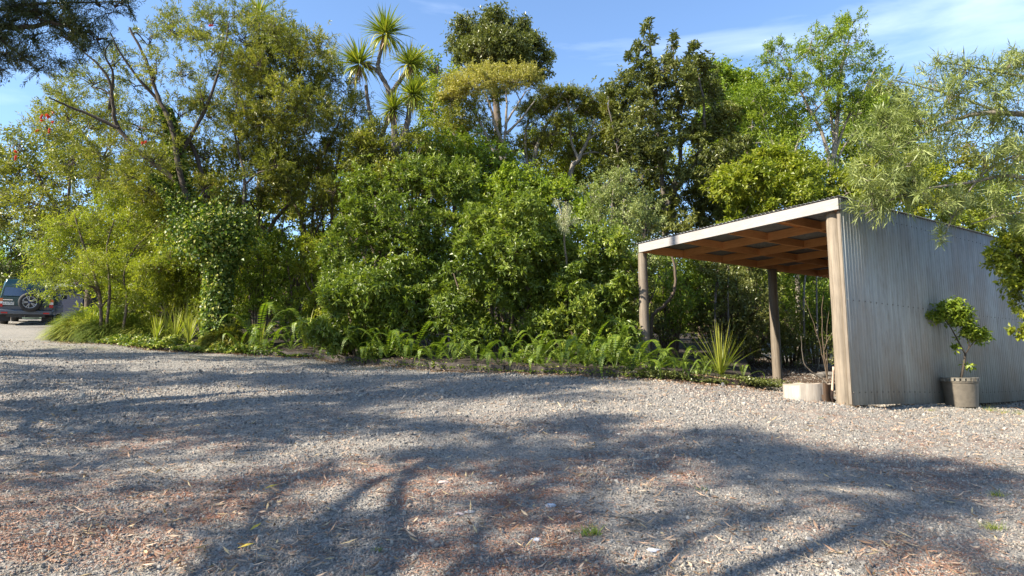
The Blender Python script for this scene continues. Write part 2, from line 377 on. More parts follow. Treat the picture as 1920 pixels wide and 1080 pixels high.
# ------------------------------------------------------------------ carport
M['fascia'] = woodmat('weathered_painted_board', (.20, .185, .17), (.33, .305, .285), rough=.7)
M['pine'] = woodmat('orange_pine', (.50, .205, .07), (.80, .40, .155))
M['pinelit'] = woodmat('sunlit_tint_pine', (.50, .17, .045), (.70, .27, .08))  # redder copy of the pine, look of sunlight put into its colour
M['post'] = woodmat('weathered_round_post', (.075, .056, .038), (.30, .245, .18), stretch=(9, 9, .5), scale=4)
M['postbase'] = woodmat('treated_post', (.06, .045, .033), (.24, .195, .145), stretch=(9, 9, .5), scale=4)
def tinmat(name, c1, c2, stain, rough, metal):
    m, t, p, out = newmat(name)
    v = coords(t, 'Object', (7, 7, .35)); n = noise(t, 1.6, 6, .62, v); v2 = coords(t, 'Object', (1.0, 1.0, .6)); n2 = noise(t, 1.1, 6, .6, v2)
    r = ramp(t, [(.3, c1), (.7, c2)]); t.links.new(n.outputs[0], r.inputs[0])
    s1 = ramp(t, [(.40, (0, 0, 0)), (.62, (1, 1, 1))]); t.links.new(n2.outputs[0], s1.inputs[0])
    n3 = noise(t, 5, 6, .7, coords(t, 'Object', (6, 6, .8))); s3 = ramp(t, [(.5, (0, 0, 0)), (.75, (1, 1, 1))]); t.links.new(n3.outputs[0], s3.inputs[0])
    mu = t.nodes.new('ShaderNodeMath'); mu.operation = 'MULTIPLY'; t.links.new(s1.outputs[0], mu.inputs[0]); t.links.new(n.outputs[0], mu.inputs[1])
    mu.use_clamp = True
    c = mixc(t, mu.outputs[0], r.outputs[0], stain); m3 = t.nodes.new('ShaderNodeMath'); m3.operation = 'MULTIPLY'; m3.inputs[1].default_value = .48; t.links.new(s3.outputs[0], m3.inputs[0])
    c = mixc(t, m3.outputs[0], c, tuple(x * .55 for x in stain))
    t.links.new(c, p.inputs['Base Color']); p.inputs['Roughness'].default_value = rough; p.inputs['Metallic'].default_value = metal
    bump(t, n3.outputs[0], p, .15, .004); return m
M['tin'] = tinmat('galvanised_wall_sheet', (.22, .228, .218), (.35, .362, .345), (.20, .145, .095), .6, .08)
M['tinroof'] = tinmat('galvanised_roof_sheet', (.15, .165, .175), (.27, .29, .30), (.13, .105, .085), .55, .3)
M['nail'] = plain('nail_head', (.12, .11, .10), .5, .6)

N0 = np.array([NC[0], NC[1], 0.])
U3 = np.array([UU[0], UU[1], 0]); V3 = np.array([VV[0], VV[1], 0]); Z3 = np.array([0, 0, 1.])
def LC(s, t, z): return N0 + U3 * s + V3 * t + Z3 * z
def gl(s, t):
    p = LC(s, t, 0); return float(g(p[0], p[1]))
ZT = P(1572, 371, 9.0)[2]; WLEN = 8.38; ZR = lambda s: ZT - .006 * s
org = LC(0, 0, gl(0, 0))
carport = empty('carport', org, 'open sided timber carport clad in grey corrugated iron', 'carport')
def part(geo, name, mat, smooth=False, **k):
    o = geo.build(name, mat, parent=carport, origin=org, smooth=smooth, **k); return o
def shared(o, off, name=None):
    c = o.copy(); COL.objects.link(c); c.parent = o.parent; c.location = Vector(o.location) + Vector(off); return c
# wall sheets: corrugated across s, standing in the plane t = 0
def wall_sheet(k):
    n = 80; s = np.linspace(0, .772, n + 1); ph = s / .0762 * 2 * math.pi
    ge = Geo(); cols = []
    s0 = k * .762
    for zz in (0, .5, 1):
        off = .0105 * np.sin(ph) - .004 * k % .003
        z0 = np.array([gl(s0 + a, 0) for a in s[::20]]); zb = np.interp(s, s[::20], z0) + .035
        z = zb * (1 - zz) + (ZR(s0 + s) - .0) * zz
        cols.append(np.stack([N0[0] + UU[0] * (s0 + s) + VV[0] * (off - .001 * (k % 2)), N0[1] + UU[1] * (s0 + s) + VV[1] * (off - .001 * (k % 2)), z], -1))
    V = np.array(cols); i2 = np.arange(3 * (n + 1)).reshape(3, n + 1)
    ge.add(V.reshape(-1, 3), np.stack([i2[:-1, :-1], i2[:-1, 1:], i2[1:, 1:], i2[1:, :-1]], -1))
    o = part(ge, 'wall_sheet', M['tin'], True)
    sd = o.modifiers.new('thickness', 'SOLIDIFY'); sd.thickness = .0012
    nl = Geo()
    for zf in (.06, .5, .94):
        for a in np.arange(.019, .76, .152):
            zz = (gl(s0 + a, 0) + .035) * (1 - zf) + ZR(s0) * zf
            nl.tube([LC(s0 + a, -.008, zz), LC(s0 + a, -.016, zz)], [.011, .008], 6)
    nn = nl.build('nail', M['nail'], parent=o, kind='stuff'); nn.location = -Vector(org)
for k in range(11): wall_sheet(k)
# roof sheets
for k in range(6):
    n = 70; t = np.linspace(0, .77, n + 1); t0 = -.03 + k * .70; rowsv = []
    for s_ in (-.07, 4.2, WLEN + .05):
        z = ZR(s_) + .014 + .0115 * np.sin(t / .0762 * 2 * math.pi) + .001 * (k % 2)
        rowsv.append(np.stack([N0[0] + UU[0] * s_ + VV[0] * (t0 + t), N0[1] + UU[1] * s_ + VV[1] * (t0 + t), z], -1))
    ge = Geo(); i2 = np.arange(3 * (n + 1)).reshape(3, n + 1)
    ge.add(np.array(rowsv).reshape(-1, 3), np.stack([i2[:-1, :-1], i2[:-1, 1:], i2[1:, 1:], i2[1:, :-1]], -1))
    o = part(ge, 'roof_sheet', M['tinroof'], True); sd = o.modifiers.new('thickness', 'SOLIDIFY'); sd.thickness = .0012
TW = 4.08; DP = .145
def board(name, c, ax, half, mat, th=.0225, hh=DP / 2, **k):
    ax = np.asarray(ax); side = np.cross(Z3, ax); ge = Geo(); ge.box(c, ax, side, Z3, half, th, hh); return part(ge, name, mat, **k)
zc = lambda s: ZR(s) - .008 - DP / 2
f = board('fascia_board', LC(-.045, TW / 2 + .005, ZR(0) - .012 - .0825), V3, TW / 2 + .02, M['fascia'], hh=.0825, label='pale weathered fascia board across the front')
for k in range(1, 8):
    s = 1.19 * k - .02; board('purlin', LC(s, TW / 2 + .01, zc(s)), V3, TW / 2 - .05, M['pine'])
board('purlin', LC(.0, TW / 2, zc(0)), V3, TW / 2 - .05, M['pine'], th=.018)
lastl = None
for side, tt in ((0, TW), (1, .075)):
    for a in (0, 1): board('side_beam', LC(2.1 + 4.2 * a, tt, zc(2.1 + 4.2 * a) - .004), U3, 2.095, M['pine'], hh=.078)
for k in range(7):
    a = 1.19 * k + (.03 if k == 0 else .005); b = 1.19 * (k + 1) - .045
    for j, tt in enumerate((1.02, 2.06, 3.06)):
        tt += (.06 if k % 2 else 0); c = (a + b) / 2
        board('blocking', LC(c, tt, zc(c) + .002), U3, (b - a) / 2, M['pine'], hh=.068)
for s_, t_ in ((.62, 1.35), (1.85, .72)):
    board('roof_batten', LC(s_, t_, ZR(s_) - .03), U3, .5, M['pinelit'], th=.06, hh=.009, label='batten under the roof, sunlight put into its orange colour')
# round posts, a little knotty
def post(s, t, r, ztop, mat, label):
    zb = gl(s, t) - .05; m = 14; k = 18; ge = Geo()
    z = np.linspace(zb, ztop, m); rr = r * (1.03 - .10 * (z - zb) / (ztop - zb)) + (rng.random(m) - .5) * .004
    pts = np.array([LC(s, t, q) for q in z]); pts[:, 0] += np.cumsum((rng.random(m) - .5) * .005)
    pts[-1] = pts[-1]; ge.tube(pts, rr, k)
    o = part(ge, 'post', mat, True); o['label'] = label
    md = o.modifiers.new('edge', 'EDGE_SPLIT'); md.split_angle = R(50)
    return o
post(.14, .185, .118, ZR(0) - .175, M['post'], 'sunlit front post beside the iron wall')
post(.10, TW + .09, .098, ZR(0) - .17, M['postbase'], 'front post standing in the ferns')
post(4.03, TW - .06, .105, ZR(4) - .165, M['postbase'], 'dappled post in the middle of the open side')
post(8.05, TW - .06, .105, ZR(8) - .165, M['postbase'], 'rear corner post')
post(4.05, .20, .105, ZR(4) - .165, M['postbase'], 'inner post against the iron wall')
post(8.05, .20, .105, ZR(8) - .165, M['postbase'], 'rear post against the iron wall')
for zz in (.35, 1.5, 2.65):
    board('girt', LC(4.2, .052, gl(0, 0) + zz + .12), U3, 4.15, M['pine'], hh=.045)
ge = Geo(); zb = gl(0, 0) + .05; ge.box(LC(.012, .035, (zb + ZT - .18) / 2), U3, V3, Z3, .011, .022, (ZT - .18 - zb) / 2); part(ge, 'corner_board', M['postbase'])
ge = Geo(); ge.box(LC(-.012, .0, ZT - .09), U3, V3, Z3, .010, .0215, .085); part(ge, 'corner_flashing', M['tin'])
# rail end that shows beside the front post
ge = Geo(); ge.tube([LC(2.5, .28, ZT - .42), LC(3.1, .34, ZT - .43)], [.05, .05], 10); part(ge, 'rail_end', M['pinelit'], True)

# ------------------------------------------------------------------ stump, tool, pot
M['endgrain'] = woodmat('cut_wood_top', (.26, .20, .15), (.44, .37, .30), stretch=(3, 3, 3), scale=5)
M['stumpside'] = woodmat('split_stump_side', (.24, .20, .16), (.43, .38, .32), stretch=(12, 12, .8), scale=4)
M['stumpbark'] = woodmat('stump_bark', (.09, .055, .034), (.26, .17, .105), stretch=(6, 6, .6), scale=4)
sp = G(1519, 750); so = np.array([sp[0], sp[1] + .12, float(gb(sp[0], sp[1] + .12)) - .02])
stump = empty('tree_stump', so, 'low wide sawn tree stump on the gravel beside the sunlit carport post', 'stump')
def stump_ring(kk, sx, sy, ph): 
    a = np.linspace(0, 2 * math.pi, kk, endpoint=False); r = 1 + .06 * np.sin(3 * a + ph) + .035 * np.sin(11 * a) + .02 * rng.random(kk)
    return np.stack([sx * r * np.sign(np.cos(a)) * np.abs(np.cos(a)) ** .75, sy * r * np.sin(a)], -1)
rg = stump_ring(56, .335, .235, 1.2); lv = [(-.03, .95), (.04, 1.03), (.12, .99), (.24, 1.0), (.272, .99)]
V = np.array([[(x * s_ + .02, y * s_, z_ + (.012 * math.sin(7 * x + 1) + .008 * math.sin(23 * x + 9 * y) if z_ > .2 else 0)) for x, y in rg] for z_, s_ in lv]); V[:, :, :2] += .0035 * np.sin(np.arange(56) * 2.3)[None, :, None]
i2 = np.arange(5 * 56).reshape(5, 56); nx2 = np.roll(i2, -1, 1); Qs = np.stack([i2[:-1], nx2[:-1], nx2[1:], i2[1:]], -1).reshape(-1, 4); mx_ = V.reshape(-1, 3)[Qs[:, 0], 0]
for nm, sel, mt, lb in (('pale_lit_side', mx_ < .13, 'stumpside', 'pale grey sawn side, sunlight put into its tone'), ('shaded_bark_side', mx_ >= .13, 'stumpbark', 'brown split bark side, shade put into its tone')):  # sawn side paler, bark side darker: sun and shade put into both colours
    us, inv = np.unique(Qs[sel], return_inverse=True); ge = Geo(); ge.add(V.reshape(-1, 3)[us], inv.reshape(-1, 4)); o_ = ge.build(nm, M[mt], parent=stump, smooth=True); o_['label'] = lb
ge = Geo(); ge.add(np.concatenate([V[-1] + [0, 0, .001], [[.02, 0, .275]]]), None, [(i, (i + 1) % 56, 56) for i in range(56)]); ge.build('cut_face', M['endgrain'], parent=stump)
tp = G(1563, 754)
tool = empty('leaning_tool', (tp[0], tp[1] + .05, tp[2]), 'wooden handled tool with dark metal blade leaning on the sunlit post', 'tool')
pb = LC(.14, .19, 0) + V3 * .135 - U3 * .02; dxy = pb[:2] - np.array([tp[0], tp[1] + .05])
ge = Geo(); ge.tube([(dxy[0] * .28, dxy[1] * .28, .17), (dxy[0] * .95, dxy[1] * .95, .46), (dxy[0] * 1.0, dxy[1] * 1.0, .52)], [.017, .015, .016], 8); ge.build('handle', woodmat('tool_handle', (.35, .23, .16), (.58, .42, .32)), parent=tool, smooth=True)
ge = Geo(); ge.tube([(0, 0, 0.0), (dxy[0] * .12, dxy[1] * .12, .08), (dxy[0] * .3, dxy[1] * .3, .19)], [.030, .024, .021], 8); ge.box((0, 0, .02), (1, 0, 0), (0, 1, 0), (0, 0, 1), .045, .008, .03); ge.build('blade', plain('rusty_dark_steel', (.07, .05, .045), .6, .6, var=.5), parent=tool)

pp = G(1804, 766); pg = np.array([pp[0], pp[1] + .0, float(gb(pp[0], pp[1]))])
pot = empty('potted_tree', pg, 'small green tree in a grey brown plastic pot before the iron wall', 'potted tree')
M['pot'] = plain('faded_plastic_pot', (.105, .088, .066), .55, var=.25); M['potrim'] = plain('pot_rim', (.13, .115, .09), .6, var=.4)
ge = Geo(); k = 48; lv = [(0, .205), (.01, .218), (.37, .238), (.38, .248), (.405, .25), (.405, .238), (.36, .232)]
a = np.arange(k) * 2 * math.pi / k; V = np.array([[(r_ * math.cos(q), r_ * math.sin(q), z_) for q in a] for z_, r_ in lv]); i2 = np.arange(len(lv) * k).reshape(-1, k); nx2 = np.roll(i2, -1, 1)
ge.add(V.reshape(-1, 3), np.stack([i2[:-1], nx2[:-1], nx2[1:], i2[1:]], -1)); o = ge.build('pot', M['pot'], parent=pot, smooth=True); o.modifiers.new('e', 'EDGE_SPLIT').split_angle = R(35)
ge = Geo()
for q in np.arange(22) * 2 * math.pi / 22:
    ge.box((.252 * math.cos(q), .252 * math.sin(q), .425), (-math.sin(q), math.cos(q), 0), (math.cos(q), math.sin(q), 0), (0, 0, 1), .024, .006, .022)
ge.tubes(np.array([[[.252 * math.cos(q), .252 * math.sin(q), .45] for q in np.linspace(0, 2 * math.pi, 49)]]), np.full((1, 49), .008), 5)
ge.build('slotted_rim', M['potrim'], parent=pot)
ge = Geo(); V = [(.234 * math.cos(q), .234 * math.sin(q), .37) for q in a] + [(0, 0, .385)]; ge.add(V, None, [(i, (i + 1) % k, k) for i in range(k)]); ge.build('potting_soil', M['soil'], parent=pot)

# ------------------------------------------------------------------ plants
def quad_curve(a, c, b, m=5):
    t = np.linspace(0, 1, m)[None, :, None]
    return a[:, None] * (1 - t) ** 2 + c[:, None] * 2 * t * (1 - t) + b[:, None] * t ** 2
STY = {  # leaf length, width, per clump, clump stem length, forward/outward mix, droop
    'narrow':  dict(L=.085, W=.018, q=12, Lc=.16, fwd=.9, side=.8, droop=.05, jit=.35, wide=.45),
    'oval':    dict(L=.055, W=.026, q=8,  Lc=.14, fwd=.5, side=.9, droop=.0, jit=.4, wide=.5),
    'rosette': dict(L=.095, W=.034, q=8,  Lc=.02, fwd=.40, side=1.0, droop=.0, jit=.22, wide=.62),
    'fine':    dict(L=.042, W=.015, q=14, Lc=.13, fwd=.7, side=.8, droop=.0, jit=.4, wide=.5),
    'ferny':   dict(L=.085, W=.016, q=12, Lc=.28, fwd=.6, side=1.0, droop=.25, jit=.2, wide=.5),
    'willow':  dict(L=.13,  W=.013, q=9, Lc=.12, fwd=.9, side=.8, droop=.25, jit=.35, wide=.4),
    'needle':  dict(L=.045, W=.008, q=18, Lc=.17, fwd=.9, side=.75, droop=.15, jit=.25, wide=.5),
    'broad':   dict(L=.10,  W=.050, q=6,  Lc=.10, fwd=.5, side=.9, droop=.2, jit=.35, wide=.55),
}
def clumps(geo, C, A, sty, sc=1., tb=None, upn=.9):
    """leaves round each clump axis A at C; sc may be an array"""
    S = STY[sty]; n = len(C); q = S['q']; A = nrm(A)
    ref = nrm(rng.normal(size=(n, 3))); s1 = nrm(np.cross(A, ref)); s2 = np.cross(A, s1)
    u = (np.arange(q) + rng.random((n, q))) / q; ph = np.arange(q) * 2.4 + rng.random((n, 1)) * 6.28
    rad = s1[:, None] * np.cos(ph)[..., None] + s2[:, None] * np.sin(ph)[..., None]
    sc = np.broadcast_to(np.asarray(sc, float), (n,))[:, None]
    pos = C[:, None] + A[:, None] * (u * S['Lc'] * sc)[..., None]
    D = A[:, None] * S['fwd'] + rad * S['side'] + rng.normal(size=(n, q, 3)) * S['jit'] + np.array([0, 0, -S['droop']])
    Nn = np.array([0, 0, upn]) + A[:, None] * .4 + rng.normal(size=(n, q, 3)) * .45
    ln = S['L'] * sc * (.7 + .6 * rng.random((n, q))); wd = S['W'] * sc * (.75 + .5 * rng.random((n, q)))
    if tb is None: tb = rng.random(n)
    ti = np.clip(tb[:, None] * .55 + rng.random((n, q)) * .45, 0, 1)
    geo.leaves(pos.reshape(-1, 3), D.reshape(-1, 3), Nn.reshape(-1, 3), ln.ravel(), wd.ravel(), ti.ravel(), wide=S['wide'])

def curve_path(pts, m=None, wob=.0):
    """smooth path through the points"""
    pts = np.asarray(pts, float); n = len(pts); m = m or 5 * (n - 1) + 1
    if n == 2: out = pts[0] + (pts[1] - pts[0]) * np.linspace(0, 1, m)[:, None]
    else:
        P4 = np.vstack([2 * pts[0] - pts[1], pts, 2 * pts[-1] - pts[-2]]); t = np.linspace(0, n - 1 - 1e-9, m); i = t.astype(int); f = (t - i)[:, None]
        a, b, c, d = P4[i], P4[i + 1], P4[i + 2], P4[i + 3]
        out = .5 * (2 * b + (c - a) * f + (2 * a - 5 * b + 4 * c - d) * f ** 2 + (-a + 3 * b - 3 * c + d) * f ** 3)
    if wob: out[1:-1] += rng.normal(size=(m - 2, 3)) * wob
    return out

def plant(name, label, cat, base, limbs, blobs, sty, leaf, bark, budget, group=None, sc=1., sub=.55, spread=.22, up=.35, nc=8, nf=1., twig=.008, inner=.55, drop=0., join=True, under=.25, link_r=.028, k=7):
    """one woody plant: limbs (world paths with radii), a crown made of twigs and leaves in ellipsoids"""
    base = np.asarray(base, float); root = empty(name, base, label, cat, group)
    if budget > 8000:
        full = name in ('bottlebrush_tree', 'olive_leaved_tree', 'arching_crowned_tree'); budget *= 1.0 if full else .58; sc = sc * (1.17 if name != 'shade_conifer' and not full else 1.0)
    W = Geo(); nodes = []
    for pts, r0, r1 in limbs:
        pa = curve_path(pts, wob=r0 * .10); rr = np.linspace(r0, r1, len(pa)) * (1 + rng.normal(size=len(pa)) * .05)
        W.tube(pa, np.maximum(rr, .004), k, cap=False); nodes += [(p_, r_) for p_, r_ in zip(pa, rr)]
    if not nodes: nodes = [(base, .04)]
    Cn = np.array([b[0] for b in blobs]); Rn = np.array([b[1] for b in blobs]); Wt = np.array([b[2] if len(b) > 2 else 1. for b in blobs])
    order = np.argsort(((Cn - base) ** 2).sum(1))
    starts = Cn - np.array([0, 0, 1]) * Rn[:, 2:3] * .45
    if join:
        for i in order:
            NP = np.array([q[0] for q in nodes]); NR = np.array([q[1] for q in nodes]); d = NP - starts[i]
            cost = np.sqrt((d ** 2).sum(1)) + np.maximum(d[:, 2], -.1) * 1.5
            j = int(np.argmin(cost)); a = NP[j]; b_ = starts[i]
            mid = (a + b_) / 2 + np.array([0, 0, .10 * np.linalg.norm(b_ - a)]) + rng.normal(size=3) * .06 * np.linalg.norm(b_ - a)
            pa = curve_path([a, mid, b_, Cn[i] + rng.normal(size=3) * Rn[i] * .2], 9, wob=.012)
            r0 = min(NR[j] * .75, link_r * (1 + Rn[i].mean())); rr = np.linspace(r0, r0 * .35, 9); W.tube(pa, rr, 5, cap=False)
            nodes += [(p_, r_) for p_, r_ in zip(pa[3:], rr[3:])]
    area = (Rn.mean(1) ** 2) * Wt; q = STY[sty]['q']
    nsub = np.maximum(3, (budget * area / area.sum() / (nc * q) * 1. + rng.random(len(area))).astype(int))
    bi = np.repeat(np.arange(len(blobs)), nsub); n = len(bi)
    dirn = nrm(rng.normal(size=(n, 3)) + np.array([0, 0, under])); rr = inner + (1 - inner) * rng.random(n) ** .6
    rr *= 1 + .18 * (rng.random(n) < .12)
    end = Cn[bi] + dirn * Rn[bi] * rr[:, None]
    st = starts[bi] * .5 + Cn[bi] * .5 + rng.normal(size=(n, 3)) * Rn[bi] * .12
    ctl = (st + end) / 2 + np.array([0, 0, 1]) * (Rn[bi][:, 2:3] * (.18 if drop == 0 else .3)); end = end + np.array([0, 0, -1]) * drop * Rn[bi][:, 2:3]
    path = quad_curve(st, ctl, end, 4); tr = np.linspace(1, .3, 4)[None] * twig * (.7 + .6 * rng.random((n, 1)))
    W.tubes(path, tr, 3)
    W.build('trunk', M[bark] if isinstance(bark, str) else bark, parent=root, origin=base, smooth=True)
    t = sub + (1 - sub) * rng.random((n, nc)); t[:, 0] = 1
    pos = ((1 - t) ** 2)[..., None] * st[:, None] + (2 * t * (1 - t))[..., None] * ctl[:, None] + (t ** 2)[..., None] * end[:, None]
    pos = pos + rng.normal(size=pos.shape) * (Rn[bi].mean(1) * spread)[:, None, None]
    ax = nrm(end - ctl)[:, None] + rng.normal(size=pos.shape) * .5 + np.array([0, 0, up])
    bt = rng.random(len(blobs)); tb = np.clip(.45 * bt[bi][:, None] + .35 * rng.random((n, 1)) + .3 * rng.random((n, nc)) - .05, 0, 1)
    bs_ = np.array([b[3] if len(b) > 3 else 1. for b in blobs])
    Lf = Geo(); clumps(Lf, pos.reshape(-1, 3), ax.reshape(-1, 3), sty, np.repeat(bs_[bi], nc) * sc * (.8 + .4 * rng.random(n * nc)), tb.ravel())
    Lf.build('crown', M[leaf], parent=root, origin=base)
    return root

def inpoly(x, y, poly):
    c = False; n = len(poly); j = n - 1
    for i in range(n):
        xi, yi = poly[i]; xj, yj = poly[j]
        if (yi > y) != (yj > y) and x < (xj - xi) * (y - yi) / (yj - yi) + xi: c = not c
        j = i
    return c
def fill(poly, Yd, dY, rpx, n, flat=.8, w=1., seed=None):
    """ellipsoids at true distance Yd (+-dY) whose middles lie in the outline"""
    xs_ = [p_[0] for p_ in poly]; ys_ = [p_[1] for p_ in poly]; out = []; pts = []; tries = 0; lo, hi = rpx
    while len(out) < n and tries < 4000:
        tries += 1; x = rng.uniform(min(xs_), max(xs_)); y = rng.uniform(min(ys_), max(ys_))
        if not inpoly(x, y, poly): continue
        r = rng.uniform(lo, hi); md = r * (1.05 if tries < 2500 else .7)
        if any((x - a) ** 2 + (y - b) ** 2 < md * md for a, b in pts): continue
        pts.append((x, y)); Yc = Yd + rng.uniform(-dY, dY); m_ = r * Yc / FPX
        out.append((P(x, y, Yc), np.array([m_, m_ * rng.uniform(.8, 1.1), m_ * flat * rng.uniform(.85, 1.15)]), w))
    return out
def B(px, py, Yc, r, flat=.8, wdt=1., w=1.):
    m_ = r * Yc / FPX; return (P(px, py, Yc), np.array([m_ * wdt, m_, m_ * flat]), w)
def path(Y0, pts, Y1=None):
    """limb through picture columns and rows, receding from Y0 to Y1"""
    n = len(pts); Y1 = Y0 if Y1 is None else Y1
    return [P(a, b, Y0 + (Y1 - Y0) * i / (n - 1)) for i, (a, b) in enumerate(pts)]
def from_ground(px, Y, pts, Y1=None):
    return [GX(px, Y, -.05)] + path(Y, pts, Y1)

# ------------------------------------------------------------------ trees and shrubs of the garden
G_TREES = 'trees behind the garden edge'
# ivy clad bottlebrush tree
YB = 17.2
bb = GX(408, YB, .1)
YB0 = YB; YB = YB - .9
limbs = [(from_ground(410, YB, [(408, 560), (414, 500), (420, 470), (402, 430)]), 0.20, .15),
         (path(YB, [(402, 432), (362, 396), (338, 330), (322, 240), (296, 180), (272, 110), (243, 52)], YB - .6), .10, .025),
         (path(YB, [(345, 350), (300, 315), (262, 286), (220, 236), (212, 196), (204, 150), (172, 110), (120, 70)], YB - 1.2), .08, .015),
         (path(YB - .8, [(222, 240), (165, 214), (120, 196), (92, 182)], YB - 1.6), .05, .015),
         (path(YB - .4, [(205, 205), (212, 140), (196, 100), (216, 70)], YB - 1.6), .04, .012),
         (path(YB - .2, [(298, 190), (262, 150), (226, 100), (206, 60)], YB - .9), .05, .015),
         (path(YB, [(330, 300), (372, 230), (402, 160), (420, 90), (430, 40)], YB + .6), .06, .015),
         (path(YB, [(418, 470), (452, 410), (458, 330), (440, 250), (446, 170)], YB + .8), .06, .015),
         (path(YB, [(404, 432), (380, 330), (350, 260), (300, 250), (240, 230)], YB + .9), .07, .02)]
YB = YB0
poly = [(95, 215), (150, 160), (225, 100), (300, 40), (350, 25), (430, 8), (500, 30), (560, 70), (600, 140), (610, 250), (560, 330), (470, 400), (350, 400), (250, 350), (150, 330), (90, 300)]
bl = fill(poly, YB, 1.6, (28, 48), 58, .8) + fill([(330, 20), (520, 10), (570, 90), (590, 200), (400, 230), (350, 100)], YB + .4, 1.2, (26, 40), 14, .8) + fill([(150, 200), (330, 180), (420, 300), (430, 420), (280, 400), (160, 330)], YB + .8, 1.0, (26, 42), 13, .8)
plant('bottlebrush_tree', 'tall olive green bottlebrush tree with ivy climbing its leaning forked trunk', 'tree', bb, limbs, bl, 'narrow', 'olive', 'barkdark', 84000, G_TREES, sc=1.3, sub=.45, spread=.24, twig=.014)
bottlebrush = bpy.data.objects['bottlebrush_tree']
# red bottlebrush flowers
rf = Geo(); C = []
for px, py in ((88, 214), (94, 220), (84, 226), (76, 222), (98, 230), (72, 244), (92, 248), (100, 212), (32, 286), (268, 274), (392, 48), (270, 270), (30, 292)):
    p0 = P(px, py, YB - 1.3); a = rng.normal(size=3) + [0, 0, .4]; a /= np.linalg.norm(a)
    rf.tubes(np.array([[p0, p0 + a * .06, p0 + a * .11]]), np.array([[.02, .026, .018]]), 6)
    C += [(p0 + a * f) for f in np.linspace(0, .11, 10)]
C = np.repeat(np.array(C), 9, 0); rf.leaves(C, rng.normal(size=C.shape), rng.normal(size=C.shape), np.full(len(C), .045), np.full(len(C), .006), rng.random(len(C)))
rf.build('red_flowers', M['red'], parent=bottlebrush, origin=bb, kind='stuff')
# ivy on the trunk and limbs
def ivy_on(limb_list, dens, sc, wobble=1.0):
    ge = Geo()
    for pts, r0, r1, dd in limb_list:
        pa = curve_path(pts, 60); n = int(dens * dd * np.linalg.norm(np.diff(pa, axis=0), axis=1).sum()); i = rng.integers(0, 60, n); rr = np.interp(i, [0, 59], [r0, r1])
        an = rng.random(n) * 6.283; off = np.stack([np.cos(an), np.sin(an), rng.normal(size=n) * .3], -1)
        C = pa[i] + off * (rr * (1 + .7 * rng.random(n) ** 2 * wobble))[:, None]; D = off * .6 + rng.normal(size=(n, 3)) * .6 + [0, 0, -.4]
        ge.leaves(C, D, off + [0, 0, .5] + rng.normal(size=(n, 3)) * .3, (.05 + .05 * rng.random(n)) * sc, (.045 + .04 * rng.random(n)) * sc, np.clip(rng.random(n) ** 1.3, 0, 1), wide=.4)
    return ge
YB = YB0 - .9
iv = ivy_on([(limbs[0][0], .22, .24, 9.), (path(YB, [(402, 470), (402, 432), (362, 396), (340, 330), (324, 250), (310, 205)]), .19, .09, 3.6), (path(YB, [(402, 440), (440, 440), (455, 400)]), .2, .16, 3.2), (path(YB - .1, [(400, 450), (350, 420), (320, 370), (290, 330)]), .15, .08, 2)], 330, 1.15)
C = P(404, 436, YB - .1) + rng.normal(size=(9000, 3)) * [.42, .3, .34]; C[3000:, 0] += rng.choice([-.5, .35], 6000) * rng.random(6000); iv.leaves(C, rng.normal(size=C.shape) + [0, -.3, -.4], rng.normal(size=C.shape) * .6 + [0, -.4, .7], .05 + .06 * rng.random(9000), .05 + .05 * rng.random(9000), rng.random(9000) ** 1.2, wide=.4)
iv.build('ivy', M['ivy'], parent=bottlebrush, origin=bb, kind='stuff')
YB = YB0

# olive tree with many dark stems
Y2 = 18.6
l2 = [(from_ground(472, Y2, [(476, 540), (486, 490), (500, 440), (530, 395), (570, 360), (600, 300), (625, 250)]), .10, .02),
      (path(Y2, [(500, 445), (486, 400), (500, 340), (540, 260), (555, 180), (570, 90)]), .08, .02),
      (from_ground(565, Y2 + .3, [(560, 520), (575, 460), (560, 400), (530, 330), (520, 260)]), .07, .02),
      (from_ground(600, Y2 + .2, [(598, 520), (585, 440), (592, 360), (610, 290), (640, 220)]), .06, .02),
      (from_ground(640, Y2 + .5, [(628, 500), (622, 430), (626, 350), (640, 270), (650, 200)]), .07, .02),
      (from_ground(530, Y2 + .5, [(545, 560), (560, 500), (600, 420), (640, 330), (660, 280)]), .05, .015),
      (from_ground(520, Y2 - .5, [(548, 590), (540, 500), (528, 450), (534, 400)]), .035, .012),
      (from_ground(665, Y2 + .5, [(668, 520), (655, 440), (660, 340), (690, 260)]), .05, .015)]
b2 = fill([(455, 90), (560, 65), (615, 95), (655, 180), (695, 270), (660, 370), (540, 400), (470, 340)], Y2, 1.4, (26, 44), 42, .85)
plant('olive_leaved_tree', 'multi stemmed olive tree with bare dark stems left of the cabbage tree', 'tree', GX(472, Y2), l2, b2, 'narrow', 'olive', 'bark', 58000, G_TREES, sc=1.35, sub=.4, spread=.28, twig=.013)

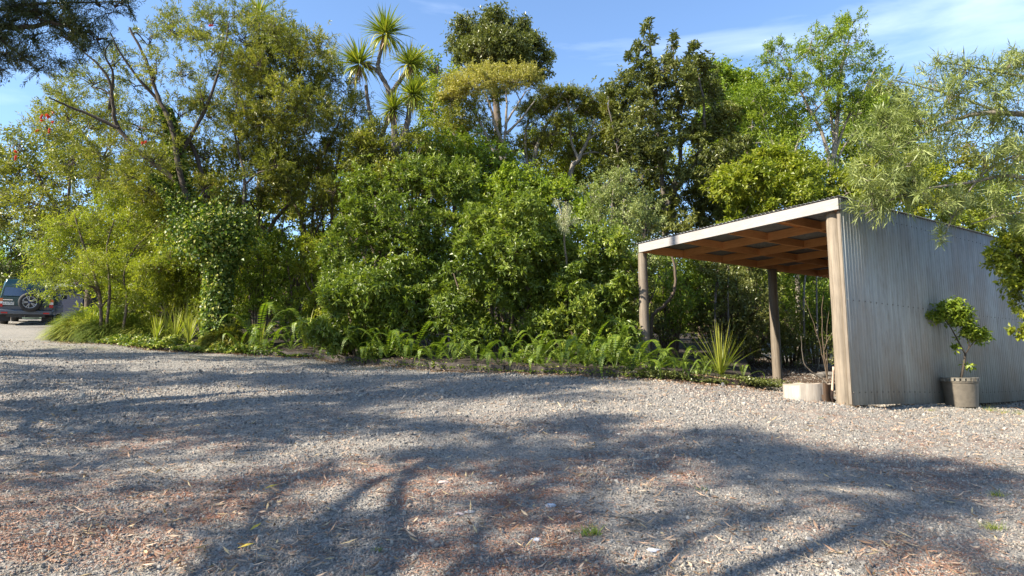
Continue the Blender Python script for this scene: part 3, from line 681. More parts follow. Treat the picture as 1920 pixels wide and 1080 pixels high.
# fern leaved yellow green tree by the driveway
Y3 = 17.6
l3 = [(from_ground(196, Y3, [(188, 560), (168, 490), (150, 440), (140, 400)]), .05, .015), (from_ground(205, Y3, [(206, 540), (200, 470), (215, 410)]), .045, .015),
      (from_ground(235, Y3, [(238, 560), (232, 520), (250, 470), (300, 420)]), .04, .012), (path(Y3, [(192, 575), (165, 520), (120, 490), (90, 480)]), .03, .01), (path(Y3, [(190, 580), (150, 540), (110, 520)]), .02, .008)]
b3 = fill([(75, 440), (120, 390), (200, 365), (290, 380), (330, 440), (330, 510), (270, 560), (200, 560), (120, 540), (80, 505)], Y3, .9, (20, 34), 30, .6) + [B(70, 525, Y3 - .6, 18, .4, 1.4), B(100, 545, Y3 - .6, 20, .4, 1.3), B(90, 470, Y3, 26, .5), B(120, 420, Y3, 28, .5), B(340, 470, Y3 + .2, 34, .7), B(300, 500, Y3, 36, .7)]
plant('wattle_tree', 'feathery bright yellow green tree arching over the parked car', 'tree', GX(200, Y3), l3, b3, 'ferny', 'lime', 'bark', 52000, G_TREES, sc=1.0, sub=.35, spread=.24, drop=.15, under=.1)

# tree at the far left behind
Y4 = 24
plant('driveway_tree', 'loose yellowish tree standing behind the feathery tree at the bend of the driveway', 'tree', GX(172, Y4), [(from_ground(172, Y4, [(160, 500), (110, 400), (70, 330), (40, 290)]), .12, .04), (path(Y4, [(128, 430), (130, 350), (140, 290), (130, 230)]), .07, .02)],
      fill([(-60, 300), (10, 280), (60, 250), (110, 190), (170, 230), (200, 330), (180, 420), (60, 420), (-60, 400)], Y4, 2, (28, 48), 26, .8), 'oval', 'olive', 'bark', 42000, G_TREES, sc=1.9, twig=.015)
Y5 = 35
for px, poly_, lb in ((-20, [(-140, 400), (-40, 370), (40, 390), (90, 440), (110, 560), (100, 600), (-140, 600)], 'dense dark green shrub directly behind the parked car'), (150, [(60, 430), (150, 400), (250, 420), (260, 590), (80, 600)], 'dark evergreen shrub behind the navy shed')):
    plant('dark_shrub', lb, 'shrub', GX(px, Y5), [(from_ground(px, Y5, [(px, 520), (px, 470)]), .2, .1)], fill(poly_, Y5, 1.5, (34, 56), 16, .9), 'oval', 'dark', 'barkdark', 26000, 'shrubs behind the car', sc=2.6, twig=.02)

# cabbage trees -----------------------------------------------------
STRAPV = 6
def strap_mesh(L_, W_, droop, seed, name='leaf', mat='strap', fold=.10):
    r = np.random.default_rng(seed); m = 7; t = np.linspace(0, 1, m); ge = Geo()
    x = L_ * t * (1 - .12 * droop * t); z = -droop * L_ * .55 * t ** 2.6
    wv = W_ * np.array([.55, .85, 1, .95, .75, .42, .02]) / 2
    y = .02 * L_ * r.normal() * t ** 2
    Lf = np.stack([x, y - wv, z + wv * fold * 4], -1); Cc = np.stack([x, y, z], -1); Rt = np.stack([x, y + wv, z + wv * fold * 4], -1)
    V = np.stack([Lf, Cc, Rt], 1).reshape(-1, 3); Q = []
    for i in range(m - 1):
        for j in (0, 1): Q.append((i * 3 + j, i * 3 + j + 1, i * 3 + j + 4, i * 3 + j + 3))
    tt = r.random(); return ge.add(V, Q, tint=np.full(len(V), tt)).mesh(name, M[mat], smooth=True)
def orient(D, upv=(0, 0, 1)):
    D = Vector(D).normalized(); upv = Vector(upv); s = upv.cross(D)
    if s.length < 1e-3: s = Vector((0, 1, 0))
    s.normalize(); u_ = D.cross(s)
    return Matrix((D, s, u_)).transposed().to_4x4()
def child(name, me, parent, mat4, scale=1.):
    o = bpy.data.objects.new(name, me); COL.objects.link(o); o.parent = parent
    o.matrix_local = mat4 @ Matrix.Scale(scale, 4); return o
cab_leaf = [strap_mesh(.90, .048, d, i) for i, d in enumerate((.05, .15, .3, .5, .8, 1.0))]
dead_leaf = [strap_mesh(.70, .035, 1.2, 40 + i, mat='dead') for i in range(2)]
def cabbage_head(root, c, axis, n, sc=1., inner=60):
    axis = Vector(axis).normalized(); c = Vector(c) - root.location
    for i in range(n):
        el = math.acos(1 - 1.62 * (i + .5) / n) + random.gauss(0, .06); az = i * 2.39996 + random.gauss(0, .15)
        b1 = axis.orthogonal().normalized(); b2 = axis.cross(b1)
        D = axis * math.cos(el) + (b1 * math.cos(az) + b2 * math.sin(az)) * math.sin(el)
        k = min(5, int(el / 2.1 * 5.2 + random.random() * 1.0)); 
        m4 = Matrix.Translation(c + D * .04) @ orient(D); child('leaf', cab_leaf[k], root, m4, sc * random.uniform(.82, 1.12))
    ge = Geo(); q = inner; A = nrm(rng.normal(size=(q, 3)) + np.array(axis) * .9)
    ge.leaves(np.array(c) + A * .03, A, np.array([0, 0, 1.]) + rng.normal(size=(q, 3)) * .3, sc * (.5 + .42 * rng.random(q)), np.full(q, .04 * sc), rng.random(q) * .8, wide=.35)
    q = 34; az = rng.random(q) * 6.283; A = np.stack([np.cos(az) * .35, np.sin(az) * .35, -np.ones(q)], -1)
    ge.build('leaf_core', M['strap'], parent=root)
    g2 = Geo(); g2.leaves(np.array(c) + A * .05 + rng.normal(size=(q, 3)) * .03, A, rng.normal(size=(q, 3)), sc * (.35 + .35 * rng.random(q)), np.full(q, .035 * sc), rng.random(q), wide=.3)
    g2.build('dead_leaf_skirt', M['dead'], parent=root)
Yc = 17.0
cb = GX(716, Yc); cab = empty('cabbage_tree', cb, 'tall cabbage tree with several spiky heads of long strap leaves above the shrubs', 'tree', 'cabbage trees')
ge = Geo()
cl = [(from_ground(716, Yc, [(718, 480), (722, 380), (728, 311), (739, 281), (757, 255), (765, 225), (768, 196), (772, 172)]), .13, .06),
      (path(Yc, [(740, 280), (738, 230), (732, 181), (721, 154), (709, 130), (712, 104), (722, 68)]), .09, .045),
      (path(Yc, [(715, 140), (700, 128), (678, 118)]), .06, .05), (path(Yc, [(730, 180), (745, 158), (760, 136), (768, 120)]), .07, .045),
      (from_ground(700, Yc + .4, [(706, 480), (706, 340), (702, 280), (697, 240), (690, 190), (686, 160)]), .08, .045), (path(Yc, [(706, 330), (696, 310), (688, 292)]), .07, .05), (path(Yc, [(728, 311), (714, 270), (722, 236), (735, 210)]), .08, .05)]
for pts, r0, r1 in cl:
    pa = curve_path(pts, wob=.008); ge.tube(pa, np.linspace(r0, r1, len(pa)), 9)
ge.build('trunk', M['barkgrey'], parent=cab, origin=cb, smooth=True)
for px, py, ax, n, s_ in ((674, 120, (-.45, -.2, .9), 52, 1.05), (722, 64, (.1, -.1, 1), 48, 1.05), (768, 122, (.35, -.2, .9), 40, .9), (774, 178, (.3, -.6, .6), 38, .9), (738, 206, (-.1, -.6, .5), 36, .85), (690, 262, (-.3, -.3, .8), 26, .7), (690, 292, (-.5, -.5, .5), 34, .9)):
    p0 = P(px, py, Yc); cabbage_head(cab, p0, ax, n + 10, s_ * .9, 190)
Yd = 21.5
cb2 = GX(486, Yd); cab2 = empty('cabbage_tree', cb2, 'single cabbage tree head poking above the ivy clad tree against the sky', 'tree', 'cabbage trees')
ge = Geo(); pa = curve_path(from_ground(486, Yd, [(484, 400), (488, 200), (484, 36)]), wob=.01); ge.tube(pa, np.linspace(.09, .05, len(pa)), 9); ge.build('trunk', M['barkgrey'], parent=cab2, origin=cb2, smooth=True)
cabbage_head(cab2, P(484, 30, Yd), (.15, -.3, 1), 50, 1.0)

# round headed trees far behind -------------------------------------
plant('round_headed_tree', 'tall tree with a dense rounded dark crown standing clear against the sky', 'tree', GX(940, 30), [(from_ground(940, 30, [(945, 420), (938, 300), (930, 200), (925, 150)]), .32, .12)],
      [B(885, 62, 30, 34), B(930, 52, 30, 36), B(970, 60, 30.3, 24), B(858, 85, 30, 22), B(905, 95, 29, 38), B(950, 92, 29, 40), B(990, 92, 30, 28), B(1010, 120, 30, 24), B(975, 125, 29.6, 32), B(880, 110, 30, 24), B(925, 118, 30, 30), B(1016, 145, 30, 14, .6)],
      'oval', 'dark', 'bark', 46000, G_TREES, sc=2.6, inner=.62, spread=.16, sub=.5, twig=.02)
for px, py, r_, lb in ((1350, 148, 34, 'rounded dark green crown beside the tall spired tree'), (1395, 165, 30, 'rounded bright green crown next to the tall wispy tree'), (1640, 200, 40, 'dark rounded tree behind the tall wispy tree')):
    Yr = 29 if px < 1600 else 27
    plant('distant_tree', lb, 'tree', GX(px, Yr), [(from_ground(px, Yr, [(px, 400), (px + 4, 260), (px, py + 20)]), .25, .08)], [B(px, py, Yr, r_), B(px - r_ * .6, py + r_ * .7, Yr, r_ * .9), B(px + r_ * .6, py + r_ * .7, Yr, r_ * .9), B(px, py + r_ * 1.5, Yr - .5, r_ * 1.1)],
          'oval', 'mid' if px < 1600 else 'dark', 'bark', 17000, G_TREES, sc=2.5, inner=.6, spread=.16, twig=.02)

# kanuka with golden flat top ---------------------------------------
Y6 = 19.6
l6 = [(from_ground(985, Y6, [(980, 420), (968, 350), (952, 318), (946, 280), (950, 232), (968, 200), (985, 172)]), .085, .02), (path(Y6, [(950, 310), (925, 280), (905, 240), (885, 205), (862, 180)]), .07, .02), (path(Y6, [(947, 275), (928, 235), (918, 195), (905, 165)]), .06, .02),
      (path(Y6, [(950, 250), (975, 225), (1002, 190)]), .05, .02), (path(Y6, [(948, 240), (950, 200), (948, 165)]), .05, .02), (path(Y6, [(955, 322), (900, 290), (860, 262), (842, 240)]), .05, .015)]
kb = plant('golden_topped_tree', 'tree with a flat golden yellow crown on bare spreading pale limbs', 'tree', GX(985, Y6), l6, [B(855, 158, Y6, 20, .45, 1.3), B(880, 146, Y6 + .5, 22, .45, 1.3), B(908, 138, Y6, 22, .45, 1.3), B(940, 136, Y6 + .3, 22, .42, 1.3), B(968, 138, Y6, 22, .42, 1.3), B(995, 142, Y6 + .2, 18, .45, 1.2), B(840, 170, Y6, 14, .5), B(915, 152, Y6 - .8, 24, .4, 1.4), B(870, 165, Y6 - .8, 20, .45, 1.3), B(965, 152, Y6 - .7, 20, .4, 1.4), B(845, 185, Y6 - .5, 20, .7, 1.2), B(890, 160, Y6 - 1, 26, .5, 1.5), B(1000, 158, Y6, 20, .6), B(935, 165, Y6 + .5, 26, .5, 1.4)],
          'fine', 'gold', 'barkpale', 34000, G_TREES, sc=1.6, sub=.5, under=.6, inner=.4)
ge = Geo(); bs = [B(850, 195, Y6, 26, .6), B(880, 190, Y6, 26, .6), B(845, 235, Y6 + .2, 30, .7), B(880, 250, Y6 + .4, 26, .7), B(920, 180, Y6 + .3, 24, .4), B(860, 285, Y6, 28, .7), B(900, 225, Y6 + .9, 26, .7), B(925, 260, Y6 + 1, 26, .7), B(895, 290, Y6 + .8, 26, .7), B(975, 270, Y6 + 1.2, 20, .8), B(1000, 300, Y6 + 1.2, 22, .8), B(870, 215, Y6 - .3, 24, .7)]
plant('olive_shrub', 'fine leaved olive shrub hanging under the golden flat crown', 'shrub', GX(850, Y6 + .5), [(from_ground(850, Y6 + .5, [(852, 420), (850, 330), (856, 260)]), .08, .03)], bs, 'fine', 'olive', 'bark', 26000, G_TREES, sc=1.7, sub=.4, spread=.3)
# second kanuka with lichen hung limbs
Y7 = 20.6
l7 = [(from_ground(990, Y7, [(988, 350), (1000, 300), (1012, 262), (1030, 225), (1050, 195)]), .10, .03), (path(Y7, [(992, 330), (985, 280), (988, 235), (1005, 200)]), .06, .02), (from_ground(1070, Y7, [(1068, 350), (1085, 300), (1102, 262), (1115, 225)]), .11, .03), (path(Y7, [(1085, 300), (1070, 260), (1068, 210), (1060, 180)]), .05, .02), (path(Y7, [(1102, 262), (1135, 240), (1150, 225)]), .04, .015), (path(Y7, [(1012, 262), (1050, 240), (1085, 200)]), .04, .02)]
plant('arching_crowned_tree', 'olive brown tree with arching open crown right of the golden topped tree', 'tree', GX(1030, Y7), l7,
      [B(1000, 200, Y7, 20, .6), B(1020, 182, Y7, 22, .5), B(1050, 176, Y7, 22, .5), B(1080, 180, Y7, 22, .5), B(1108, 190, Y7, 24, .5), B(1135, 208, Y7, 22, .6), B(1150, 228, Y7, 18, .6), B(992, 228, Y7, 16, .7), B(1060, 196, Y7 + .8, 24, .5), B(1100, 212, Y7 + .5, 24, .5), B(1145, 258, Y7, 18, .7), B(1025, 205, Y7 + .6, 22, .5)] + fill([(985, 200), (1060, 170), (1150, 210), (1165, 300), (1120, 300), (990, 290)], Y7 + .6, .9, (18, 30), 16, .7, .8),
      'fine', 'olive', 'barkpale', 52000, G_TREES, twig=.014, sc=1.7, sub=.45, under=.4, inner=.4)
plant('yellow_green_shrub', 'sunlit yellow green shrub glowing behind the arching crowned tree', 'shrub', GX(1060, 24), [(from_ground(1060, 24, [(1060, 400), (1062, 320)]), .08, .03)], fill([(1010, 250), (1090, 235), (1130, 300), (1110, 360), (1000, 350)], 24, 1, (22, 34), 11, .8), 'oval', 'lime', 'bark', 14000, G_TREES, sc=1.8)
plant('slender_tree', 'bright green loose tree rising between the cabbage tree and the golden flat crown', 'tree', GX(822, 23.5), [(from_ground(822, 23.5, [(820, 420), (826, 300), (815, 200), (822, 120)]), .12, .03)],
      fill([(790, 110), (820, 90), (850, 130), (850, 200), (870, 280), (800, 320), (785, 200)], 23.5, 1, (18, 30), 13, .9), 'oval', 'lime', 'bark', 15000, G_TREES, sc=1.9)

# tall spired broadleaf ---------------------------------------------
Y8 = 20.2
l8 = [(from_ground(1250, Y8, [(1252, 500), (1245, 400), (1240, 300), (1228, 200), (1220, 100), (1218, 45)]), .12, .02), (path(Y8, [(1245, 400), (1275, 300), (1268, 180), (1262, 90)]), .10, .015), (path(Y8, [(1248, 380), (1310, 290), (1320, 200), (1300, 105)]), .10, .015),
      (from_ground(1170, Y8, [(1175, 480), (1168, 400), (1178, 330), (1172, 260)]), .07, .02), (from_ground(1205, Y8 - .4, [(1208, 470), (1212, 400), (1204, 330)]), .05, .02), (from_ground(1145, Y8 - .4, [(1150, 480), (1148, 380), (1160, 300), (1140, 200)]), .06, .02)]
b8 = [B(1216, 52, Y8, 11, 1.9), B(1210, 85, Y8, 20, 1.2), B(1188, 110, Y8, 15, 1.1), B(1222, 115, Y8, 18, 1.1), B(1262, 82, Y8, 9, 1.9), B(1259, 112, Y8, 15, 1.2), B(1300, 92, Y8, 12, 1.3), B(1288, 112, Y8, 14, 1.2), B(1310, 118, Y8, 13, 1.0), B(1141, 182, Y8, 9, 1.3)] + \
     fill([(1165, 140), (1240, 120), (1330, 135), (1370, 200), (1390, 290), (1390, 400), (1330, 440), (1240, 440), (1160, 420), (1140, 330), (1150, 220)], Y8, 1.4, (26, 44), 56, .9)
plant('spired_broadleaf_tree', 'tall dense dark glossy tree rising in pointed spires beside the carport roof', 'tree', GX(1250, Y8), l8, b8, 'rosette', 'dark', 'barkgrey', 80000, G_TREES, sc=1.35, sub=.5, spread=.22, up=.8)
plant('grey_green_shrub', 'grey green fine leaved shrub at the corner of the carport roof', 'shrub', GX(1160, 16), [(from_ground(1165, 16, [(1168, 560), (1160, 450), (1150, 380)]), .08, .03), (from_ground(1110, 16.2, [(1112, 500), (1120, 430), (1135, 350)]), .04, .015)],
      fill([(1110, 350), (1160, 330), (1210, 370), (1230, 430), (1210, 500), (1190, 560), (1120, 480)], 15.6, .7, (26, 40), 16, .9), 'oval', 'grey', 'barkgrey', 20000, G_TREES, sc=1.1)

# wispy tree right, with pale stems ----------------------------------
Y9 = 20
l9 = [(from_ground(1562, Y9, [(1562, 430), (1558, 340), (1566, 270), (1572, 200), (1580, 120), (1592, 70)]), .14, .02), (path(Y9, [(1560, 330), (1545, 260), (1510, 190), (1480, 130), (1462, 100)]), .07, .015), (path(Y9, [(1564, 290), (1590, 220), (1620, 170), (1640, 130)]), .05, .015), (path(Y9, [(1566, 280), (1555, 200), (1540, 140), (1545, 80)]), .05, .015),
      (from_ground(1490, Y9, [(1492, 400), (1480, 330), (1455, 280), (1430, 230)]), .09, .03), (path(Y9, [(1482, 335), (1495, 270), (1520, 230)]), .05, .02), (path(Y9, [(1565, 330), (1575, 290), (1600, 250), (1635, 215)]), .04, .012)]
b9 = fill([(1390, 210), (1420, 160), (1440, 100), (1475, 85), (1560, 55), (1600, 50), (1630, 110), (1640, 170), (1600, 230), (1540, 230), (1470, 280), (1410, 270)], Y9, 1.2, (22, 36), 36, .75) + [B(1440, 95, Y9, 10), B(1470, 85, Y9, 10), B(1600, 40, Y9, 11), B(1585, 55, Y9, 18), B(1570, 45, Y9, 12), B(1540, 300, Y9, 26), B(1480, 310, Y9, 24), B(1520, 345, Y9, 24), B(1590, 330, Y9, 24)]
plant('wispy_tree', 'tall wispy green tree with thin pale stems above the carport roof', 'tree', GX(1562, Y9), l9, b9, 'fine', 'mid', 'barkpale', 56000, G_TREES, sc=1.9, sub=.35, spread=.24, up=.5, twig=.015)

# lime shrubs behind the carport ------------------------------------
for px, poly_, Yq, bud, lb in ((1335, [(1350, 350), (1400, 300), (1450, 282), (1500, 308), (1530, 340), (1500, 400), (1440, 440), (1360, 440)], 17.2, 36000, 'bright lime green leafy shrub above the low end of the carport roof'), (1500, [(1450, 300), (1500, 290), (1550, 320), (1610, 330), (1640, 380), (1640, 430), (1480, 430)], 18.4, 24000, 'bright lime green leafy shrub behind the high corner of the carport roof'), (1720, [(1620, 310), (1700, 290), (1790, 300), (1840, 340), (1900, 390), (1960, 440), (1660, 440)], 18.6, 28000, 'yellow green shrub showing over the top of the iron wall')):
    plant('lime_shrub', lb, 'shrub', GX(px, Yq), [(from_ground(px, Yq, [(px + 10, 520), (px + 50, 420), (px + 80, 370)]), .035, .02), (from_ground(px + 25, Yq, [(px + 32, 480), (px + 60, 400)]), .03, .015)], fill(poly_, Yq, 1.1, (9, 30), 48, 1.0), 'broad', 'lime', 'barkpale', bud, 'lime green shrubs behind the carport', sc=1.0, spread=.32, inner=.3, up=.9)

# big glossy shrubs in the middle -----------------------------------
YS = 13.9
def shrub(px, Yq, poly_, n, bud, lb, leaf='gloss', sty='rosette', rp=(17, 56), stems=7, sc=1.0, dY=.9, grp='glossy shrubs along the garden edge', bark='bark', **kw):
    base = GX(px, Yq); ls = []
    xs_ = [p_[0] for p_ in poly_]; ys_ = [p_[1] for p_ in poly_]
    for i in range(stems):
        x1 = min(xs_) + (max(xs_) - min(xs_)) * (i + .5) / stems; y1 = min(ys_) * .6 + max(ys_) * .4
        y0 = min(720, max(ys_)); ls.append((from_ground(px + (x1 - px) * .2, Yq + .2, [(px + (x1 - px) * .45, y0 - (y0 - y1) * .35), (px + (x1 - px) * .8, y0 - (y0 - y1) * .7), (x1, y1)]), .045, .015))
    return plant('glossy_shrub' if leaf == 'gloss' else 'understorey_shrub', lb, 'shrub', base, ls, fill(poly_, Yq, dY, rp, n, .85), sty, leaf, bark, bud, grp, sc=sc, sub=.45, spread=.30, inner=.45, **kw)
shrub(730, 15.4, [(640, 430), (690, 360), (740, 320), (800, 290), (870, 310), (900, 370), (900, 480), (880, 560), (640, 560), (620, 500)], 60, 70000, 'tall glossy green shrub in front of the cabbage tree trunks', dY=1.0, sc=1.0)
shrub(690, 14.0, [(600, 600), (620, 520), (700, 500), (790, 490), (830, 560), (830, 650), (740, 680), (600, 660)], 44, 42000, 'low glossy shrub spilling over the timber edge below the cabbage tree', dY=.6, rp=(15, 46), sc=1.05)
shrub(940, 13.6, [(850, 480), (900, 400), (960, 370), (1030, 400), (1060, 470), (1050, 600), (1000, 690), (860, 685), (830, 570)], 64, 66000, 'broad glossy green shrub below the golden topped tree', dY=.9, sc=1.0)
shrub(1110, 13.2, [(1060, 470), (1100, 430), (1160, 440), (1185, 500), (1180, 650), (1120, 695), (1040, 690), (1030, 560)], 44, 44000, 'glossy green shrub beside the fern hidden carport post', dY=.8, rp=(15, 46), sc=1.0)
shrub(930, 17.8, [(850, 300), (900, 280), (960, 330), (1050, 350), (1120, 350), (1130, 440), (860, 440)], 24, 36000, 'mid green shrub filling the gap under the golden flat crown', leaf='mid', sty='broad', dY=.8, sc=1.0, grp='understorey shrubs')
shrub(780, 18.2, [(740, 260), (800, 250), (850, 290), (850, 350), (760, 350)], 10, 14000, 'yellowish leafy shrub touching the lowest cabbage tree heads', leaf='lime', sty='oval', dY=.6, sc=1.5, grp='understorey shrubs', rp=(22, 34))
shrub(735, 16.5, [(680, 250), (735, 235), (790, 260), (800, 330), (700, 345), (655, 310)], 16, 15000, 'olive green shrub wrapped round the cabbage tree stems', leaf='olive', sty='oval', dY=.4, sc=1.3, grp='understorey shrubs', rp=(12, 28))
shrub(610, 17.0, [(560, 470), (640, 440), (660, 520), (640, 600), (560, 600)], 16, 18000, 'bright leafy shrub among the bare dark stems', leaf='lime', sty='oval', dY=.5, sc=1.2, grp='understorey shrubs', rp=(14, 32))
shrub(330, 18.6, [(270, 480), (340, 440), (390, 470), (390, 580), (270, 580)], 16, 18000, 'yellow green shrub between the feathery tree and the ivy clad trunk', leaf='lime', sty='oval', dY=.4, sc=1.2, grp='understorey shrubs', rp=(14, 32))
shrub(490, 18.2, [(440, 470), (520, 440), (550, 500), (540, 590), (450, 590)], 14, 15000, 'shaded green shrub right of the ivy clad trunk', leaf='mid', sty='oval', dY=.4, sc=1.2, grp='understorey shrubs', rp=(14, 32))
# green mass behind and under the carport
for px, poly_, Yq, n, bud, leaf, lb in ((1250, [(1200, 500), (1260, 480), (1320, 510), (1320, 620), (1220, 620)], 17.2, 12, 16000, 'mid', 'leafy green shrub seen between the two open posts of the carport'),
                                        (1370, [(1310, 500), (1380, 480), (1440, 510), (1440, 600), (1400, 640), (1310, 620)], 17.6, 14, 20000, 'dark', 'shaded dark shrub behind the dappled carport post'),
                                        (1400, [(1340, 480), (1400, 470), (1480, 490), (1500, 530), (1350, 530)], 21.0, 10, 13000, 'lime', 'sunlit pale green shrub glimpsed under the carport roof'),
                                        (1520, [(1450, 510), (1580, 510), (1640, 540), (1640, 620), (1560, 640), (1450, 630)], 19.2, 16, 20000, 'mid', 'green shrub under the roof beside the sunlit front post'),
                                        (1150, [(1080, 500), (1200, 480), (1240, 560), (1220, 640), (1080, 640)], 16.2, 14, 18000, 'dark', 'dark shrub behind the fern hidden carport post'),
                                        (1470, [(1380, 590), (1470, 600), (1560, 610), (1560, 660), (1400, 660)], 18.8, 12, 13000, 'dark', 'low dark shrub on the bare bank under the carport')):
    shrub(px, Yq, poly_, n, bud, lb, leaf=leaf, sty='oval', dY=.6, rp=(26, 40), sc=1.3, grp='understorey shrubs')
# background greenery that closes the view between the trunks
for px, poly_, Yq, bud, leaf, lb in ((330, [(200, 400), (330, 380), (460, 400), (480, 600), (200, 600)], 22.5, 34000, 'lime', 'shaded green thicket behind the ivy clad trunk'), (560, [(450, 380), (560, 320), (680, 310), (720, 400), (690, 620), (470, 620)], 22, 44000, 'lime', 'green thicket seen between the many dark stems'),
                                     (800, [(660, 350), (760, 300), (880, 280), (960, 300), (960, 420), (680, 430)], 26, 26000, 'olive', 'olive thicket behind the cabbage tree trunks'), (1120, [(980, 300), (1100, 260), (1200, 280), (1220, 420), (980, 430)], 26, 24000, 'olive', 'olive thicket behind the arching crowned tree'),
                                     (1310, [(1200, 300), (1320, 220), (1400, 260), (1440, 420), (1440, 560), (1220, 560)], 25, 30000, 'lime', 'tall green thicket behind the tall spired tree'), (1560, [(1420, 400), (1560, 380), (1680, 400), (1720, 560), (1420, 600)], 26, 26000, 'mid', 'green thicket far behind the carport'), (1900, [(1740, 370), (1900, 330), (2060, 350), (2100, 560), (1740, 560)], 26, 16000, 'mid', 'green thicket behind the far end of the iron wall'),
                                     (1400, [(1330, 190), (1400, 175), (1460, 220), (1480, 300), (1460, 360), (1340, 360)], 24, 30000, 'mid', 'tall mid green bushy growth between the spired tree and the wispy tree'), (1660, [(1590, 230), (1650, 190), (1710, 240), (1730, 330), (1720, 400), (1590, 400)], 25, 30000, 'mid', 'tall mid green bushy growth behind the silvery branches'), (1880, [(1730, 310), (1800, 270), (1900, 280), (1990, 300), (1990, 400), (1740, 400)], 28, 22000, 'olive', 'olive bushy growth far behind the iron wall'),
                                     (330, [(200, 330), (300, 300), (430, 310), (450, 420), (220, 420)], 22, 20000, 'olive', 'dim olive bush under the leaning limbs of the ivy clad tree')):
    base = GX(px, Yq); plant('thicket', lb, 'shrub', base, [(from_ground(px, Yq, [(px, max(p_[1] for p_ in poly_) - 30), (px + 10, min(p_[1] for p_ in poly_) + 30)]), .12, .04), (from_ground(px + 50, Yq, [(px + 55, max(p_[1] for p_ in poly_) - 30), (px + 40, min(p_[1] for p_ in poly_) + 30)]), .08, .03)], fill(poly_, Yq, 1.4, (34, 52), 22, .85), 'oval', leaf, 'bark', bud, 'thickets behind the garden trees', sc=2.3, twig=.016)
wood = Geo(); n = 13000
xw = rng.uniform(-62, 52, n); yw = 37 + rng.random(n) * 16; zw = g(xw, yw) + (rng.random(n) ** 1.2) * (2.6 + 1.8 * vnoise(xw + 100, yw, .15, 4))
clumps(wood, np.stack([xw, yw, zw], -1), rng.normal(size=(n, 3)) * .6 + [0, -.3, .5], 'oval', 5.4)
wd_ = wood.build('far_wood', M['mid'], kind='stuff'); wd_['label'] = 'distant dense green wood closing the view behind the garden'

# silvery branches hanging in from the right ------------------------
YR = 8.6
rb = np.array([9.9, 8.3, float(g(9.9, 8.3))])
tip = lambda a, b, c=YR: P(a, b, c)
l10 = [([rb, rb + [0, 0, 1.6], tip(2160, 330), tip(2120, 200)], .13, .06), ([tip(2150, 300), tip(2010, 232), tip(1880, 212), tip(1800, 222), tip(1712, 262), tip(1640, 312)], .055, .010), ([tip(2140, 260), tip(2000, 170), tip(1900, 140), tip(1790, 120)], .04, .008),
       ([tip(2150, 350), tip(2010, 360), tip(1900, 330), tip(1800, 345), tip(1700, 362), tip(1622, 402)], .04, .006), ([tip(2000, 240), tip(1930, 280), tip(1850, 320), tip(1790, 400), tip(1768, 455)], .022, .005), ([tip(2150, 350), tip(2010, 400), tip(1900, 400), tip(1820, 420)], .03, .006), ([tip(1880, 212), tip(1790, 180), tip(1720, 160), tip(1672, 150)], .022, .005)]
b10 = fill([(1610, 300), (1650, 220), (1720, 150), (1770, 120), (1850, 130), (1900, 90), (2000, 110), (2000, 330), (1900, 300), (1780, 290), (1700, 310), (1640, 400)], YR, .6, (16, 30), 60, .75, ) + fill([(1610, 330), (1700, 330), (1800, 350), (1900, 360), (2000, 380), (2000, 430), (1900, 412), (1780, 395), (1690, 372), (1630, 365)], YR, .5, (12, 22), 26, .6) + [B(1756, 112, YR, 12), B(1668, 158, YR, 11), B(1646, 232, YR, 14), B(1764, 448, YR, 8, 1.2), B(1650, 385, YR, 7, 1.0), B(1620, 330, YR, 14), B(1915, 100, YR, 18), B(1860, 350, YR, 14)]
plant('silver_leaved_tree', 'silvery narrow leaved tree whose pale branches hang over the iron wall', 'tree', rb, l10, b10, 'willow', 'grey', 'barkpale', 34000, None, sc=.9, sub=.35, spread=.3, nc=5, twig=.0055, link_r=.007, inner=.3, drop=.0)
# broad leaved shrub at the right edge
YQ = 8.9
rq = np.array([8.1, 9.0, float(g(8.1, 9.0))])
plant('broad_leaved_shrub', 'light green broad leaved shrub reaching in front of the iron wall beside the potted tree', 'shrub', rq, [([rq, rq + [0, 0, .8], P(1985, 560, YQ), P(1930, 500, YQ)], .05, .02), ([P(1990, 570, YQ), P(1950, 610, YQ), P(1925, 620, YQ)], .02, .008)],
      [B(1850, 478, YQ, 16), B(1880, 500, YQ, 24), B(1910, 480, YQ, 26), B(1930, 530, YQ, 36), B(1895, 535, YQ, 18), B(1915, 565, YQ, 16), B(1950, 470, YQ, 36), B(1970, 560, YQ, 40), B(1912, 618, YQ, 9, .8), B(1935, 625, YQ, 16), B(1900, 455, YQ, 22), B(1980, 480, YQ, 36), B(1925, 590, YQ, 12)],
      'broad', 'lime', 'bark', 6500, None, sc=.72, sub=.4, spread=.22, twig=.005, link_r=.012)
# tree in the pot
YP = pg[1]; tz = pg[2]
pl = [([pg + [0, 0, .37], P(1808, 680, YP), P(1810, 664, YP)], .021, .018), ([P(1810, 664, YP), P(1797, 640, YP), P(1783, 615, YP), P(1772, 600, YP)], .013, .006), ([P(1810, 664, YP), P(1817, 650, YP), P(1812, 625, YP)], .011, .005), ([P(1815, 655, YP), P(1828, 640, YP), P(1848, 628, YP)], .008, .004)]
pe = [B(1762, 592, YP, 13, .9), B(1778, 580, YP, 14, .9), B(1800, 586, YP, 16, .8), B(1790, 600, YP, 14, .7), B(1812, 605, YP, 12, .9), B(1817, 624, YP, 13, .8), B(1832, 632, YP, 9, .8), B(1846, 627, YP, 8, .7), B(1795, 573, YP, 9, .9), B(1792, 653, YP, 4, .5), B(1817, 685, YP, 4, 1.)]
W_ = Geo()
for pts, r0, r1 in pl:
    pa = curve_path(pts); W_.tube(pa, np.linspace(r0, r1, len(pa)), 8, cap=False)
W_.build('trunk', M['barkdark'], parent=pot, origin=pg, smooth=True)
Lf = Geo(); Cc = []
